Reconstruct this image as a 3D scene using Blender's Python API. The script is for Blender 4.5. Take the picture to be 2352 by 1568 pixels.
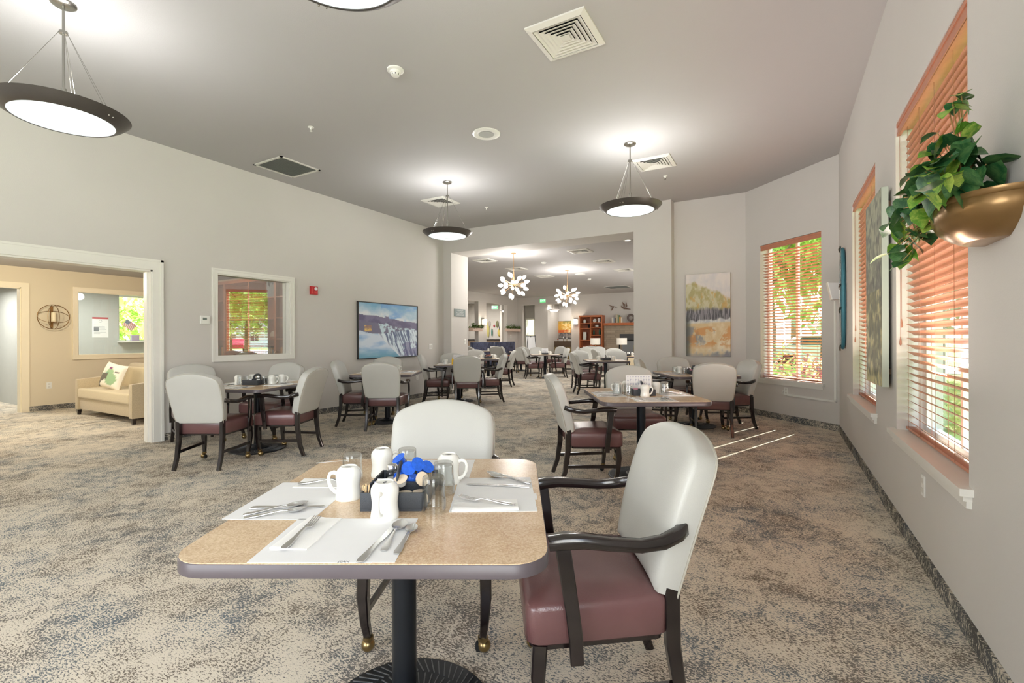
import bpy, bmesh, math, random
from mathutils import Vector, Matrix
for o in list(bpy.data.objects): bpy.data.objects.remove(o)
SC = bpy.context.scene
COL = SC.collection
rad = math.radians
PI = math.pi

# ------------------------------------------------------------------ camera
cam_d = bpy.data.cameras.new('camera'); cam = bpy.data.objects.new('camera', cam_d); COL.objects.link(cam)
cam_d.sensor_width = 36.0
cam_d.lens = 36.0 * 1080.6 / 2352
cam_d.shift_y = -7.5 / 2352
cam_d.clip_start = 0.05; cam_d.clip_end = 300
cam.matrix_world = (Matrix.Translation((0, 0, 1.27)) @ Matrix.Rotation(0.5184, 4, 'Z')
                    @ Matrix.Rotation(PI / 2, 4, 'X') @ Matrix.Rotation(-0.004, 4, 'Z'))
SC.camera = cam
# ------------------------------------------------------------------ colour, world, sun, large lights
vs = SC.view_settings
vs.view_transform = 'Standard'; vs.look = 'None'; vs.gamma = 1.0; vs.use_curve_mapping = False
vs.exposure = 0.24
try:
    SC.cycles.use_denoising = True
    SC.cycles.max_bounces = 7; SC.cycles.diffuse_bounces = 4; SC.cycles.glossy_bounces = 3
    SC.cycles.transmission_bounces = 6; SC.cycles.transparent_max_bounces = 10
    SC.cycles.sample_clamp_indirect = 4.0; SC.cycles.caustics_reflective = False; SC.cycles.caustics_refractive = False
except Exception: pass
w = bpy.data.worlds.new('sky'); SC.world = w; w.use_nodes = True
nt = w.node_tree; nt.nodes.clear()
wo = nt.nodes.new('ShaderNodeOutputWorld'); bg = nt.nodes.new('ShaderNodeBackground')
tc = nt.nodes.new('ShaderNodeTexCoord'); sx = nt.nodes.new('ShaderNodeSeparateXYZ'); rp = nt.nodes.new('ShaderNodeValToRGB')
nt.links.new(tc.outputs['Generated'], sx.inputs[0]); nt.links.new(sx.outputs[2], rp.inputs[0])
rp.color_ramp.elements[0].position = 0.0; rp.color_ramp.elements[0].color = (1.0, 0.99, 0.95, 1)
rp.color_ramp.elements[1].position = 0.6; rp.color_ramp.elements[1].color = (0.45, 0.62, 0.95, 1)
nt.links.new(rp.outputs[0], bg.inputs[0]); bg.inputs[1].default_value = 5.0
nt.links.new(bg.outputs[0], wo.inputs[0])
def lamp(name, typ, loc, energy, color=(1, 1, 1), size=0.1, aim=None, sy=None, spread=None):
    d = bpy.data.lights.new(name, typ); d.energy = energy; d.color = color
    if typ == 'AREA':
        d.size = size
        if sy: d.shape = 'RECTANGLE'; d.size_y = sy
        if spread: d.spread = spread
    elif typ in ('POINT', 'SPOT'): d.shadow_soft_size = size
    o = bpy.data.objects.new(name, d); COL.objects.link(o); o.location = loc
    if aim is not None:
        o.rotation_euler = (Vector(aim) - Vector(loc)).to_track_quat('-Z', 'Y').to_euler()
    return o
sun = lamp('sun', 'SUN', (4, 20, 15), 24.0, (1.0, 0.95, 0.86)); sun.data.angle = 0.009
sun.rotation_euler = Vector((-0.37 * .77 , -0.93 * .77, -0.64)).to_track_quat('-Z', 'Y').to_euler()
# unseen area lamps added as fill, at windows invented behind the camera
lamp('added_daylight_fill', 'AREA', (0.60, -1.2, 1.7), 58, (1.0, 0.97, 0.93), 1.6, (-6, -0.2, 1.0), 2.2)
lamp('added_daylight_fill', 'AREA', (-2.6, -3.75, 1.8), 58 * 1.5, (0.93, 0.97, 1.0), 3.4, (-2.8, 6, 1.3), 2.2)
# fill lamp added at the windowless right wall of the far dining room
lamp('added_daylight_fill', 'AREA', (-1.85, 15.5, 1.8), 58 * 2.2, (1.0, 0.98, 0.95), 3.5, (-9, 15, 1.0), 2.2)
for x_, y_ in ((-9.3, 2.4), (-9.0, .4)): lamp('unseen_ceiling_fill', 'POINT', (x_, y_, 2.2), 80, (1.0, .91, .74), .08)  # unseen warm lamps added to light the lounge, no fixture modelled
lamp('unseen_ceiling_fill', 'POINT', (-8.9, 4.6, 2.3), 80 * .3, (1.0, .90, .76), .08)  # weaker unseen lamp added for the library end
# unseen lamps added at the right-hand windows, imitating light bounced up by the blinds
for x_, y_ in ((.60, 3.4), (.60, 5.6)): lamp('added_blind_bounce', 'AREA', (x_, y_, 1.0), 30, (1.0, .84, .76), .25, (x_ - .9, y_, 3.2), 1.3)
lamp('unseen_ceiling_fill', 'AREA', (-13.2, 4.4, 2.5), 60, (1.0, 0.99, 0.94), 1.0, (-13.2, 4.4, 0))  # unseen area lamps added to light office, side room and corridor, without fixtures
lamp('unseen_ceiling_fill', 'AREA', (-13.2, 2.2, 2.5), 90, (1.0, 0.99, 0.94), 1.0, (-13.2, 1.6, 0))
lamp('unseen_ceiling_fill', 'AREA', (-13.6, 19.6, 3.1), 110, (1.0, 0.95, 0.88), 1.5, (-13.6, 19.6, 0))
lamp('unseen_ceiling_fill', 'AREA', (-9.7, 22.3, 2.95), 40, (1.0, 0.93, 0.86), 1.2, (-9.5, 22.6, 0))

# ------------------------------------------------------------------ materials
MATS = {}
def nodes(name):
    m = bpy.data.materials.new(name); m.use_nodes = True
    t = m.node_tree; b = t.nodes['Principled BSDF']
    return m, t, b
def lin(c):
    return tuple((x / 255 / 12.92 if x <= 10 else ((x / 255 + 0.055) / 1.055) ** 2.4) for x in c[:3]) + (1,)
def mat(name, rgb, rough=0.6, metal=0.0, var=0.0, vscale=8, bump=0.0, bscale=200, coat=0.0, emit=None, estr=0, sheen=0, spec=None):
    """plain procedural material: a colour with slight noise variation and an optional fine bump"""
    if name in MATS: return MATS[name]
    m, t, b = nodes(name); c = lin(rgb)
    b.inputs['Roughness'].default_value = rough; b.inputs['Metallic'].default_value = metal
    if coat: b.inputs['Coat Weight'].default_value = coat; b.inputs['Coat Roughness'].default_value = 0.12
    if spec is not None: b.inputs['Specular IOR Level'].default_value = spec
    if sheen: b.inputs['Sheen Weight'].default_value = sheen
    tc = t.nodes.new('ShaderNodeTexCoord')
    n = t.nodes.new('ShaderNodeTexNoise'); n.inputs['Scale'].default_value = vscale; n.inputs['Detail'].default_value = 4
    t.links.new(tc.outputs['Object'], n.inputs['Vector'])
    r = t.nodes.new('ShaderNodeValToRGB'); r.color_ramp.elements[0].position = .3; r.color_ramp.elements[1].position = .7
    r.color_ramp.elements[0].color = tuple(x * (1 - var) for x in c[:3]) + (1,)
    r.color_ramp.elements[1].color = tuple(min(1, x * (1 + var)) for x in c[:3]) + (1,)
    t.links.new(n.outputs[0], r.inputs[0]); t.links.new(r.outputs[0], b.inputs['Base Color'])
    if bump:
        n2 = t.nodes.new('ShaderNodeTexNoise'); n2.inputs['Scale'].default_value = bscale; n2.inputs['Detail'].default_value = 3
        t.links.new(tc.outputs['Object'], n2.inputs['Vector'])
        bp = t.nodes.new('ShaderNodeBump'); bp.inputs['Strength'].default_value = bump; bp.inputs['Distance'].default_value = .004
        t.links.new(n2.outputs[0], bp.inputs['Height']); t.links.new(bp.outputs[0], b.inputs['Normal'])
    if emit:
        b.inputs['Emission Color'].default_value = lin(emit); b.inputs['Emission Strength'].default_value = estr
    MATS[name] = m; return m
def ramp(t, src, stops, interp='LINEAR'):
    r = t.nodes.new('ShaderNodeValToRGB'); r.color_ramp.interpolation = interp
    e = r.color_ramp.elements
    while len(e) > 1: e.remove(e[-1])
    e[0].position = stops[0][0]; e[0].color = stops[0][1]
    for p, c in stops[1:]:
        x = e.new(p); x.color = c
    t.links.new(src, r.inputs[0]); return r.outputs[0]
def noise(t, vec, scale, detail=3, rough=.5, dist=0, stretch=None):
    if stretch:
        mp = t.nodes.new('ShaderNodeMapping'); mp.inputs['Scale'].default_value = stretch
        t.links.new(vec, mp.inputs[0]); vec = mp.outputs[0]
    n = t.nodes.new('ShaderNodeTexNoise'); n.inputs['Scale'].default_value = scale; n.inputs['Detail'].default_value = detail
    n.inputs['Roughness'].default_value = rough; n.inputs['Distortion'].default_value = dist
    t.links.new(vec, n.inputs['Vector']); return n.outputs[0]
def mth(t, op, a, b=None, c=None):
    n = t.nodes.new('ShaderNodeMath'); n.operation = op
    for i, x in enumerate((a, b, c)):
        if x is None: continue
        if isinstance(x, (int, float)): n.inputs[i].default_value = x
        else: t.links.new(x, n.inputs[i])
    return n.outputs[0]
def mixc(t, f, a, b):
    n = t.nodes.new('ShaderNodeMix'); n.data_type = 'RGBA'
    for i, x in ((0, f), (6, a), (7, b)):
        if isinstance(x, (int, float, tuple)): n.inputs[i].default_value = x
        else: t.links.new(x, n.inputs[i])
    return n.outputs[2]
def carpet(name, dark1, dark2, light, shift=0.0):
    m, t, b = nodes(name); b.inputs['Roughness'].default_value = .95; b.inputs['Specular IOR Level'].default_value = .1
    tc = t.nodes.new('ShaderNodeTexCoord'); v = tc.outputs['Object']
    big = noise(t, v, 1.5, 4, .6, .6); mid = noise(t, v, 7, 3, .6, 1.2); fine = noise(t, v, 72, 3, .75, .3, (1.0, 1.9, 1))
    s = mth(t, 'ADD', mth(t, 'MULTIPLY', big, .95), mth(t, 'MULTIPLY', mid, .9))
    s = mth(t, 'ADD', s, mth(t, 'MULTIPLY', fine, 2.6))
    msk = ramp(t, mth(t, 'ADD', s, -1.67 + shift), [(.42, (0, 0, 0, 1)), (.58, (1, 1, 1, 1))])
    sw = noise(t, v, 2.1, 2, .5, 2.2)
    line = mth(t, 'LESS_THAN', mth(t, 'ABSOLUTE', mth(t, 'SUBTRACT', sw, .5)), .0055)
    sw2 = noise(t, v, 3.3, 1, .5, 1.5)
    line2 = mth(t, 'LESS_THAN', mth(t, 'ABSOLUTE', mth(t, 'SUBTRACT', sw2, .47)), .006)
    line = mth(t, 'MULTIPLY', mth(t, 'MAXIMUM', line, line2), mth(t, 'GREATER_THAN', fine, .44))
    hue = ramp(t, noise(t, v, 1.9, 3, .5), [(.42, dark1), (.60, dark2)])
    f = mth(t, 'MAXIMUM', msk, mth(t, 'MULTIPLY', line, .8))
    c = mixc(t, f, hue, light)
    t.links.new(c, b.inputs['Base Color'])
    bp = t.nodes.new('ShaderNodeBump'); bp.inputs['Strength'].default_value = .35; bp.inputs['Distance'].default_value = .004
    t.links.new(noise(t, v, 320, 2), bp.inputs['Height']); t.links.new(bp.outputs[0], b.inputs['Normal'])
    MATS[name] = m; return m
CARPET = carpet('patterned_carpet', lin((120, 110, 99)), lin((106, 113, 118)), lin((220, 210, 192)))
CARPET_STRIP = carpet('carpet_strip', lin((86, 84, 80)), lin((88, 92, 95)), lin((205, 196, 178)), -.22)
WALL = mat('wall_paint', (206, 202, 196), .75, var=.015, vscale=1.2, bump=.25, bscale=140)
WALL_WARM = mat('wall_paint_warm', (222, 209, 182), .75, var=.015, vscale=1.2, bump=.2, bscale=140)
WALL_GREY = mat('wall_paint_grey', (186, 188, 184), .75, var=.015, bump=.2, bscale=140)
CEIL = mat('ceiling_paint', (180, 178, 177), .8, var=.01, vscale=1, bump=.2, bscale=120)
TRIM = mat('trim_paint', (232, 230, 222), .35, var=.01)
TRIM_WARM = mat('trim_paint_cream', (244, 232, 205), .35, var=.01)
WHITE = mat('white_plastic', (236, 236, 230), .35)
DIFF = mat('diffuser_enamel', (220, 218, 210), .4)
VOID = mat('duct_black', (22, 24, 24), .9)
VINYL = mat('cream_vinyl', (192, 192, 186), .36, var=.02, vscale=5, bump=.12, bscale=260, spec=.5)
PIPING = mat('vinyl_piping', (176, 172, 160), .4)
LEATHER = mat('burgundy_leather', (104, 72, 72), .24, var=.07, vscale=6, bump=.18, bscale=220, spec=.65)
ESP = mat('espresso_wood', (28, 21, 21), .16, var=.25, vscale=14, coat=.5)
BRASS = mat('antique_brass', (150, 130, 92), .3, 1.0, var=.1)
BLACKM = mat('black_iron', (36, 40, 46), .32, .6, var=.1)
EDGE = mat('table_edge_band', (86, 78, 82), .35, var=.05)
STEEL = mat('stainless_steel', (226, 226, 226), .26, .92)
CHROME = mat('brushed_nickel', (176, 174, 168), .25, 1.0)
PEWTER = mat('dark_pewter_metal', (104, 100, 97), .38, .75, var=.05)
CERAM = mat('white_ceramic', (240, 240, 234), .12, spec=.6)
PAPER = mat('white_paper', (232, 232, 231), .8, var=.01, vscale=20)
NAPKIN = mat('napkin_paper', (243, 242, 238), .85, bump=.15, bscale=500)
STAMP = mat('grey_stamp_ink', (110, 110, 112), .6)
BLACKP = mat('black_plastic', (58, 62, 68), .55, bump=.3, bscale=400)
INK = mat('black_ink', (40, 42, 48), .7)
BLUE = mat('blue_creamer_foil', (42, 104, 222), .3, .15, var=.15, vscale=120)
CREAMW = mat('white_creamer_cup', (232, 230, 226), .4)
ORANGE = mat('orange_foil', (240, 222, 196), .35, .1)
PINK = mat('pink_packet', (228, 160, 178), .6)
GREENP = mat('green_packet', (140, 190, 158), .6)
LAVP = mat('lavender_packet', (172, 176, 214), .6)
CHERRY = mat('cherry_wood', (182, 104, 60), .35, var=.12, vscale=9)
CHERRYD = mat('cherry_wood_back', (150, 88, 58), .4, var=.1, vscale=9)
BLIND = mat('wood_blind', (186, 124, 96), .38, var=.08, vscale=20)
CORD = mat('blind_cord', (160, 110, 88), .7)
SOFA = mat('tan_upholstery', (188, 172, 142), .9, var=.08, vscale=60, bump=.3, bscale=300, sheen=.2)
SOFAS = mat('tan_seat_upholstery', (206, 190, 156), .9, var=.05, vscale=60, bump=.3, bscale=300, sheen=.2)
BRONZE = mat('bronze_glaze', (136, 106, 66), .26, .55, var=.12, vscale=4)
TEAL = mat('teal_enamel', (62, 118, 132), .3, .3)
RED = mat('red_enamel', (184, 34, 40), .35)
GREENSIGN = mat('green_sign', (110, 215, 140), .4, emit=(90, 220, 130), estr=1.0)
GREYSIGN = mat('grey_sign', (112, 124, 122), .5)
LAMPW = mat('lit_lamp_glass', (255, 252, 244), .3, emit=(255, 250, 240), estr=2.6)
SCONCEG = mat('lit_sconce_glass', (255, 248, 232), .3, emit=(255, 244, 222), estr=2.2)
SHADE = mat('lamp_shade_fabric', (232, 226, 214), .8, emit=(232, 222, 205), estr=.25)
STEMG = mat('gold_stem', (196, 160, 120), .3, .9)
STONE_C = [(150, 136, 118), (128, 118, 106), (172, 158, 138), (110, 102, 94)]
NAVY = mat('navy_tufted_fabric', (74, 82, 108), .8, var=.5, vscale=9)
TERRA = mat('terracotta_vinyl', (176, 104, 80), .4)
LEAFD = mat('dark_leaf', (42, 92, 50), .38, var=.35, vscale=18)
LEAFL = mat('light_leaf', (136, 168, 62), .4, var=.3, vscale=22)
LEAFB = mat('leaf_underside', (120, 134, 104), .5, var=.2)
VINE = mat('vine_stem', (178, 140, 92), .6)
PINKBOX = mat('pale_planter_box', (222, 196, 180), .6)
GRASSM = mat('lawn', (128, 158, 72), .95, var=.3, vscale=2.0)
ROADM = mat('asphalt', (136, 136, 140), .9, var=.1)
BARK = mat('bark', (124, 104, 86), .9, var=.3, vscale=12)
def foliage_mat(name, c1, c2, sc):
    m, t, b = nodes(name); out = t.nodes['Material Output']; tc = t.nodes.new('ShaderNodeTexCoord')
    col = ramp(t, noise(t, tc.outputs['Object'], sc, 3), [(.35, lin(c1)), (.65, lin(c2))]); t.links.new(col, b.inputs['Base Color']); b.inputs['Roughness'].default_value = .6
    tl = t.nodes.new('ShaderNodeBsdfTranslucent'); t.links.new(col, tl.inputs[0]); mx = t.nodes.new('ShaderNodeMixShader'); mx.inputs[0].default_value = .65
    t.links.new(b.outputs[0], mx.inputs[1]); t.links.new(tl.outputs[0], mx.inputs[2]); t.links.new(mx.outputs[0], out.inputs[0]); return m
FOL1 = foliage_mat('tree_leaves', (150, 190, 80), (232, 240, 160), 1.3)
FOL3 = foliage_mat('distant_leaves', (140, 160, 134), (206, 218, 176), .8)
FOLP = foliage_mat('azalea_bloom', (196, 90, 96), (236, 160, 158), 3)
FOL2 = foliage_mat('shrub_leaves', (150, 180, 84), (226, 232, 150), 4)
CARRED = mat('car_paint_red', (190, 40, 50), .25)
CARGL = mat('car_glass', (70, 80, 90), .1)
HOUSEW = mat('white_siding', (232, 230, 228), .6)
HOUSER = mat('roof_shingle', (120, 116, 118), .8)
DOORP = mat('door_paint', (214, 214, 206), .4)
def glass_mat(name, refl, tint=(1, 1, 1), rim=.8):
    m, t, b = nodes(name); t.nodes.remove(b); out = t.nodes['Material Output']
    tr = t.nodes.new('ShaderNodeBsdfTransparent'); tr.inputs[0].default_value = (*tint, 1)
    gl = t.nodes.new('ShaderNodeBsdfGlossy'); gl.inputs['Roughness'].default_value = 0.01
    lw = t.nodes.new('ShaderNodeLayerWeight'); lw.inputs[0].default_value = .5
    f = mth(t, 'MINIMUM', mth(t, 'ADD', mth(t, 'MULTIPLY', mth(t, 'POWER', lw.outputs['Facing'], 3.5), rim), refl), 1.0)
    mx = t.nodes.new('ShaderNodeMixShader'); t.links.new(f, mx.inputs[0])
    t.links.new(tr.outputs[0], mx.inputs[1]); t.links.new(gl.outputs[0], mx.inputs[2]); t.links.new(mx.outputs[0], out.inputs[0])
    MATS[name] = m; return m
PANE = glass_mat('window_glass', 0.04, (.97, .99, .98))
PANE_R = glass_mat('boosted_reflection_glass', 0.48, (.96, .98, .97))  # reflectance raised above plain glass to strengthen the mirrored window view
TUMBLER = glass_mat('clear_tumbler_glass', 0.06, (.965, .975, .975), 1.2)
def laminate():
    m, t, b = nodes('speckled_laminate'); b.inputs['Roughness'].default_value = .24
    tc = t.nodes.new('ShaderNodeTexCoord'); v = tc.outputs['Object']
    sp = noise(t, v, 190, 3, .7); bigv = noise(t, v, 5, 4, .6, .5)
    c1 = ramp(t, sp, [(.36, lin((168, 136, 104))), (.5, lin((206, 176, 140))), (.64, lin((232, 210, 178)))])
    c2 = ramp(t, bigv, [(.35, lin((190, 158, 124))), (.65, lin((230, 206, 172)))])
    t.links.new(mixc(t, .5, c1, c2), b.inputs['Base Color']); MATS['lam'] = m; return m
LAM = laminate()
def stone_mat():
    m, t, b = nodes('ledge_stone'); b.inputs['Roughness'].default_value = .85
    tc = t.nodes.new('ShaderNodeTexCoord')
    mp = t.nodes.new('ShaderNodeMapping'); mp.inputs['Rotation'].default_value = (PI / 2, 0, 0); t.links.new(tc.outputs['Object'], mp.inputs[0])
    br = t.nodes.new('ShaderNodeTexBrick'); t.links.new(mp.outputs[0], br.inputs['Vector'])
    br.inputs['Scale'].default_value = 1; br.inputs['Brick Width'].default_value = .42; br.inputs['Row Height'].default_value = .1
    br.inputs['Mortar Size'].default_value = .006
    br.inputs['Color1'].default_value = lin((176, 162, 142)); br.inputs['Color2'].default_value = lin((122, 112, 100)); br.inputs['Mortar'].default_value = lin((90, 84, 76))
    c = mixc(t, noise(t, tc.outputs['Object'], 4, 3), br.outputs[0], lin((168, 152, 130)))
    t.links.new(c, b.inputs['Base Color']); MATS['stone'] = m; return m
STONE = stone_mat()
def colour_attr_mat(name, rough=.5):
    m, t, b = nodes(name); b.inputs['Roughness'].default_value = rough
    a = t.nodes.new('ShaderNodeVertexColor'); a.layer_name = 'paint'
    t.links.new(a.outputs[0], b.inputs['Base Color']); return m
CANVAS = colour_attr_mat('painted_canvas', .6); PRINT = colour_attr_mat('glossy_photo_print', .45); CLOTHP = colour_attr_mat('printed_fabric', .9)

# ------------------------------------------------------------------ mesh builder
class MB:
    def __init__(s): s.v = []; s.f = []
    def add(s, vs, fs):
        k = len(s.v); s.v += [tuple(p) for p in vs]; s.f += [tuple(i + k for i in f) for f in fs]; return s
    def box(s, x0, x1, y0, y1, z0, z1, M=None):
        p = [Vector(c) for c in ((x0, y0, z0), (x1, y0, z0), (x1, y1, z0), (x0, y1, z0), (x0, y0, z1), (x1, y0, z1), (x1, y1, z1), (x0, y1, z1))]
        if M: p = [M @ q for q in p]
        return s.add(p, [(0, 3, 2, 1), (4, 5, 6, 7), (0, 1, 5, 4), (1, 2, 6, 5), (2, 3, 7, 6), (3, 0, 4, 7)])
    def prism(s, poly, z0, z1, M=None):
        n = len(poly); p = [Vector((x, y, z0)) for x, y in poly] + [Vector((x, y, z1)) for x, y in poly]
        if M: p = [M @ q for q in p]
        return s.add(p, [tuple(range(n - 1, -1, -1)), tuple(range(n, 2 * n))] + [(i, (i + 1) % n, n + (i + 1) % n, n + i) for i in range(n)])
    def loft(s, rings, cap=True, closed=True, M=None):
        n = len(rings[0]); vs = [Vector(q) for r in rings for q in r]
        if M: vs = [M @ q for q in vs]
        fs = []
        for i in range(len(rings) - 1):
            for j in range(n if closed else n - 1):
                k = (j + 1) % n; fs.append((i * n + j, i * n + k, (i + 1) * n + k, (i + 1) * n + j))
        if cap:
            fs.append(tuple(range(n - 1, -1, -1))); fs.append(tuple(range((len(rings) - 1) * n, len(rings) * n)))
        return s.add(vs, fs)
    def lathe(s, prof, n=24, c=(0, 0, 0), M=None, cap=True):
        T = (M or Matrix.Identity(4))
        return s.loft([[T @ Vector((c[0] + r * math.cos(2 * PI * j / n), c[1] + r * math.sin(2 * PI * j / n), c[2] + z)) for j in range(n)] for r, z in prof], cap)
    def tube(s, path, r, n=8, cap=True):
        path = [Vector(p) for p in path]; rs = r if isinstance(r, (list, tuple)) else [r] * len(path)
        t = (path[1] - path[0]).normalized(); up = Vector((0, 0, 1)) if abs(t.z) < .9 else Vector((1, 0, 0))
        rings = []
        for i, p in enumerate(path):
            a = path[max(i - 1, 0)]; b = path[min(i + 1, len(path) - 1)]
            t = (b - a).normalized(); x = up.cross(t)
            if x.length < 1e-6: x = Vector((1, 0, 0)).cross(t)
            x.normalize(); y = t.cross(x); up = y
            rings.append([p + rs[i] * (math.cos(2 * PI * j / n) * x + math.sin(2 * PI * j / n) * y) for j in range(n)])
        return s.loft(rings, cap)
    def sweep(s, path, wh, up=(0, 0, 1), ch=.25):
        """chamfered rectangular bar along a path; wh = (width across, height along up) or one pair per point"""
        path = [Vector(p) for p in path]; up0 = Vector(up)
        W = wh if isinstance(wh, list) else [wh] * len(path); rings = []
        for i, p in enumerate(path):
            a = path[max(i - 1, 0)]; b = path[min(i + 1, len(path) - 1)]
            t = (b - a).normalized(); x = up0.cross(t).normalized(); y = t.cross(x)
            w, h = W[i][0] / 2, W[i][1] / 2; c = min(w, h) * ch * 2 * .5
            pts = [(w, -h + c), (w, h - c), (w - c, h), (-w + c, h), (-w, h - c), (-w, -h + c), (-w + c, -h), (w - c, -h)]
            rings.append([p + q[0] * x + q[1] * y for q in pts])
        return s.loft(rings)
    def sphere(s, c, r, n=12, m=8, sc=(1, 1, 1), M=None):
        rings = []
        for i in range(m + 1):
            a = -PI / 2 + PI * i / m; rr = max(math.cos(a), 1e-3)
            rings.append([Vector((c[0] + r * sc[0] * rr * math.cos(2 * PI * j / n), c[1] + r * sc[1] * rr * math.sin(2 * PI * j / n), c[2] + r * sc[2] * math.sin(a))) for j in range(n)])
        return s.loft(rings, True, M=M)
    def build(s, name, m, parent=None, bevel=0.0, seg=2, smooth=40, loc=None, rz=None):
        me = bpy.data.meshes.new(name); me.from_pydata(s.v, [], s.f); me.update()
        bm = bmesh.new(); bm.from_mesh(me)
        bmesh.ops.recalc_face_normals(bm, faces=bm.faces)
        if bevel:
            es = [e for e in bm.edges if len(e.link_faces) == 2 and e.calc_face_angle(0) > rad(30)]
            bmesh.ops.bevel(bm, geom=es, offset=bevel, segments=seg, profile=.6, affect='EDGES', clamp_overlap=True)
        bm.to_mesh(me); bm.free()
        if smooth:
            for p in me.polygons: p.use_smooth = True
            try: me.set_sharp_from_angle(angle=rad(smooth))
            except Exception: pass
        ms = m if isinstance(m, (list, tuple)) else [m]
        for q in ms: me.materials.append(q)
        o = bpy.data.objects.new(name, me); COL.objects.link(o)
        if parent: o.parent = parent
        if loc: o.location = loc
        if rz is not None: o.rotation_euler = (0, 0, rz)
        return o
def tag(o, label, cat, group=None, kind=None):
    o['label'] = label; o['category'] = cat
    if group: o['group'] = group
    if kind: o['kind'] = kind
    return o
def thing(name, label, cat, loc=(0, 0, 0), rz=0.0, group=None, sc=None):
    o = bpy.data.objects.new(name, None); COL.objects.link(o); o.empty_display_size = .1
    o.location = loc; o.rotation_euler = (0, 0, rz)
    if sc: o.scale = sc
    return tag(o, label, cat, group)
def struct(name, mb, m, **k):
    o = mb.build(name, m, **k); o['kind'] = 'structure'; return o
def kids(o): return [c for c in o.children]
def dup(o, parent=None):
    c = o.copy(); COL.objects.link(c)
    if parent is not None: c.parent = parent
    for ch in kids(o): dup(ch, c)
    return c
USED = set()
def place(proto, loc, rz, label, group=None, scale=None):
    """first call moves the prototype itself, later calls copy it with its parts"""
    if proto.name in USED: o = dup(proto)
    else: o = proto; USED.add(proto.name)
    o.location = loc; o.rotation_euler = (0, 0, rz); o['label'] = label
    if group: o['group'] = group
    if scale: o.scale = scale
    return o
def hv(vx, vy, vz=0): return Vector((vx, vy, vz))
def rrect(w, d, r, n=6):
    """rounded rectangle outline centred on the origin"""
    pts = []
    for cx, cy, a0 in ((w / 2 - r, d / 2 - r, 0), (-w / 2 + r, d / 2 - r, 90), (-w / 2 + r, -d / 2 + r, 180), (w / 2 - r, -d / 2 + r, 270)):
        for i in range(n + 1):
            a = rad(a0 + 90 * i / n); pts.append((cx + r * math.cos(a), cy + r * math.sin(a)))
    return pts
def inset(poly, d, c=None):
    xs = [p[0] for p in poly]; ys = [p[1] for p in poly]
    cx, cy = (min(xs) + max(xs)) / 2, (min(ys) + max(ys)) / 2; hx, hy = (max(xs) - min(xs)) / 2, (max(ys) - min(ys)) / 2
    return [(cx + (x - cx) * (hx - d) / hx, cy + (y - cy) * (hy - d) / hy) for x, y in poly]
def cushion(mb, poly, z0, z1, r=.02, crown=.012, M=None):
    prof = [(r * .5, z0), (0, z0 + r * .5), (0, z1 - r), (r * .3, z1 - r * .3), (r, z1), (r * 2.4, z1 + crown * .6), (r * 5, z1 + crown)]
    hx = (max(p[0] for p in poly) - min(p[0] for p in poly)) / 2; hy = (max(p[1] for p in poly) - min(p[1] for p in poly)) / 2
    prof = [(min(d, min(hx, hy) * .85), z) for d, z in prof]
    return mb.loft([[(x, y, z) for x, y in inset(poly, d)] for d, z in prof], M=M)
def text(name, s, size, m, M, parent=None, ext=.0006, align='CENTER'):
    c = bpy.data.curves.new(name, 'FONT'); c.body = s; c.size = size; c.extrude = ext; c.align_x = align; c.align_y = 'CENTER'; c.resolution_u = 2
    c.materials.append(m); tmp = bpy.data.objects.new('tmp', c); me = bpy.data.meshes.new_from_object(tmp); me.name = name
    bpy.data.objects.remove(tmp); o = bpy.data.objects.new(name, me); COL.objects.link(o)
    if parent: o.parent = parent
    o.matrix_local = M
    return o
def art(name, w, h, nx, ny, fn, m, parent, M):
    """painted panel: one small flat mesh in the XZ plane, its picture in the paint attribute"""
    vs, fs = [], []
    for j in range(ny + 1):
        for i in range(nx + 1): vs.append(((i / nx - .5) * w, 0, (j / ny - .5) * h))
    for j in range(ny):
        for i in range(nx):
            a = j * (nx + 1) + i; fs.append((a, a + 1, a + nx + 2, a + nx + 1))
    me = bpy.data.meshes.new(name); me.from_pydata([M @ Vector(v) for v in vs], [], fs)
    at = me.color_attributes.new('paint', 'FLOAT_COLOR', 'POINT')
    k = 0
    for j in range(ny + 1):
        for i in range(nx + 1):
            at.data[k].color = lin(fn(i / nx, 1 - j / ny)); k += 1
    me.materials.append(m); o = bpy.data.objects.new(name, me); COL.objects.link(o)
    if parent: o.parent = parent
    return o
from mathutils import noise as mn
def nz(x, y, s=1.0, o=0): return mn.fractal(Vector((x * s + o * 7.3, y * s - o * 3.1, o * 1.7)), .8, 2.1, 4)
def mixrgb(a, b, t):
    t = max(0, min(1, t)); return tuple(a[i] + (b[i] - a[i]) * t for i in range(3))

# ================================================================== the setting
CH_, FC_ = 3.718, 3.30
LX, RX, FY, BY = -6.74, .686, 8.64, 9.29
A0, A1 = Vector((-.505, 8.861, 0)), Vector((RX, 7.648, 0))
AD = (A1 - A0).normalized(); AN = Vector((-AD.y, AD.x, 0))          # along the angled wall, and outward
AL = (A1 - A0).length
def AM(s, depth=0.0, z=0.0):                                        # frame on the angled wall: x along it, y outward
    p = A0 + AD * s + AN * depth
    return Matrix.Translation((p.x, p.y, z)) @ Matrix.Rotation(math.atan2(AD.y, AD.x), 4, 'Z')
floor = MB().add([(-18, -4, 0), (4, -4, 0), (4, 27, 0), (-18, 27, 0)], [(0, 1, 2, 3)])
floor = MB().prism([(-18, -4), (RX + .1, -4), (RX + .1, 7.70), (-.45, 8.95), (-1.6, 9.1), (-1.6, 27), (-18, 27)], -.08, 0)
struct('floor', floor, CARPET, smooth=0)
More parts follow.
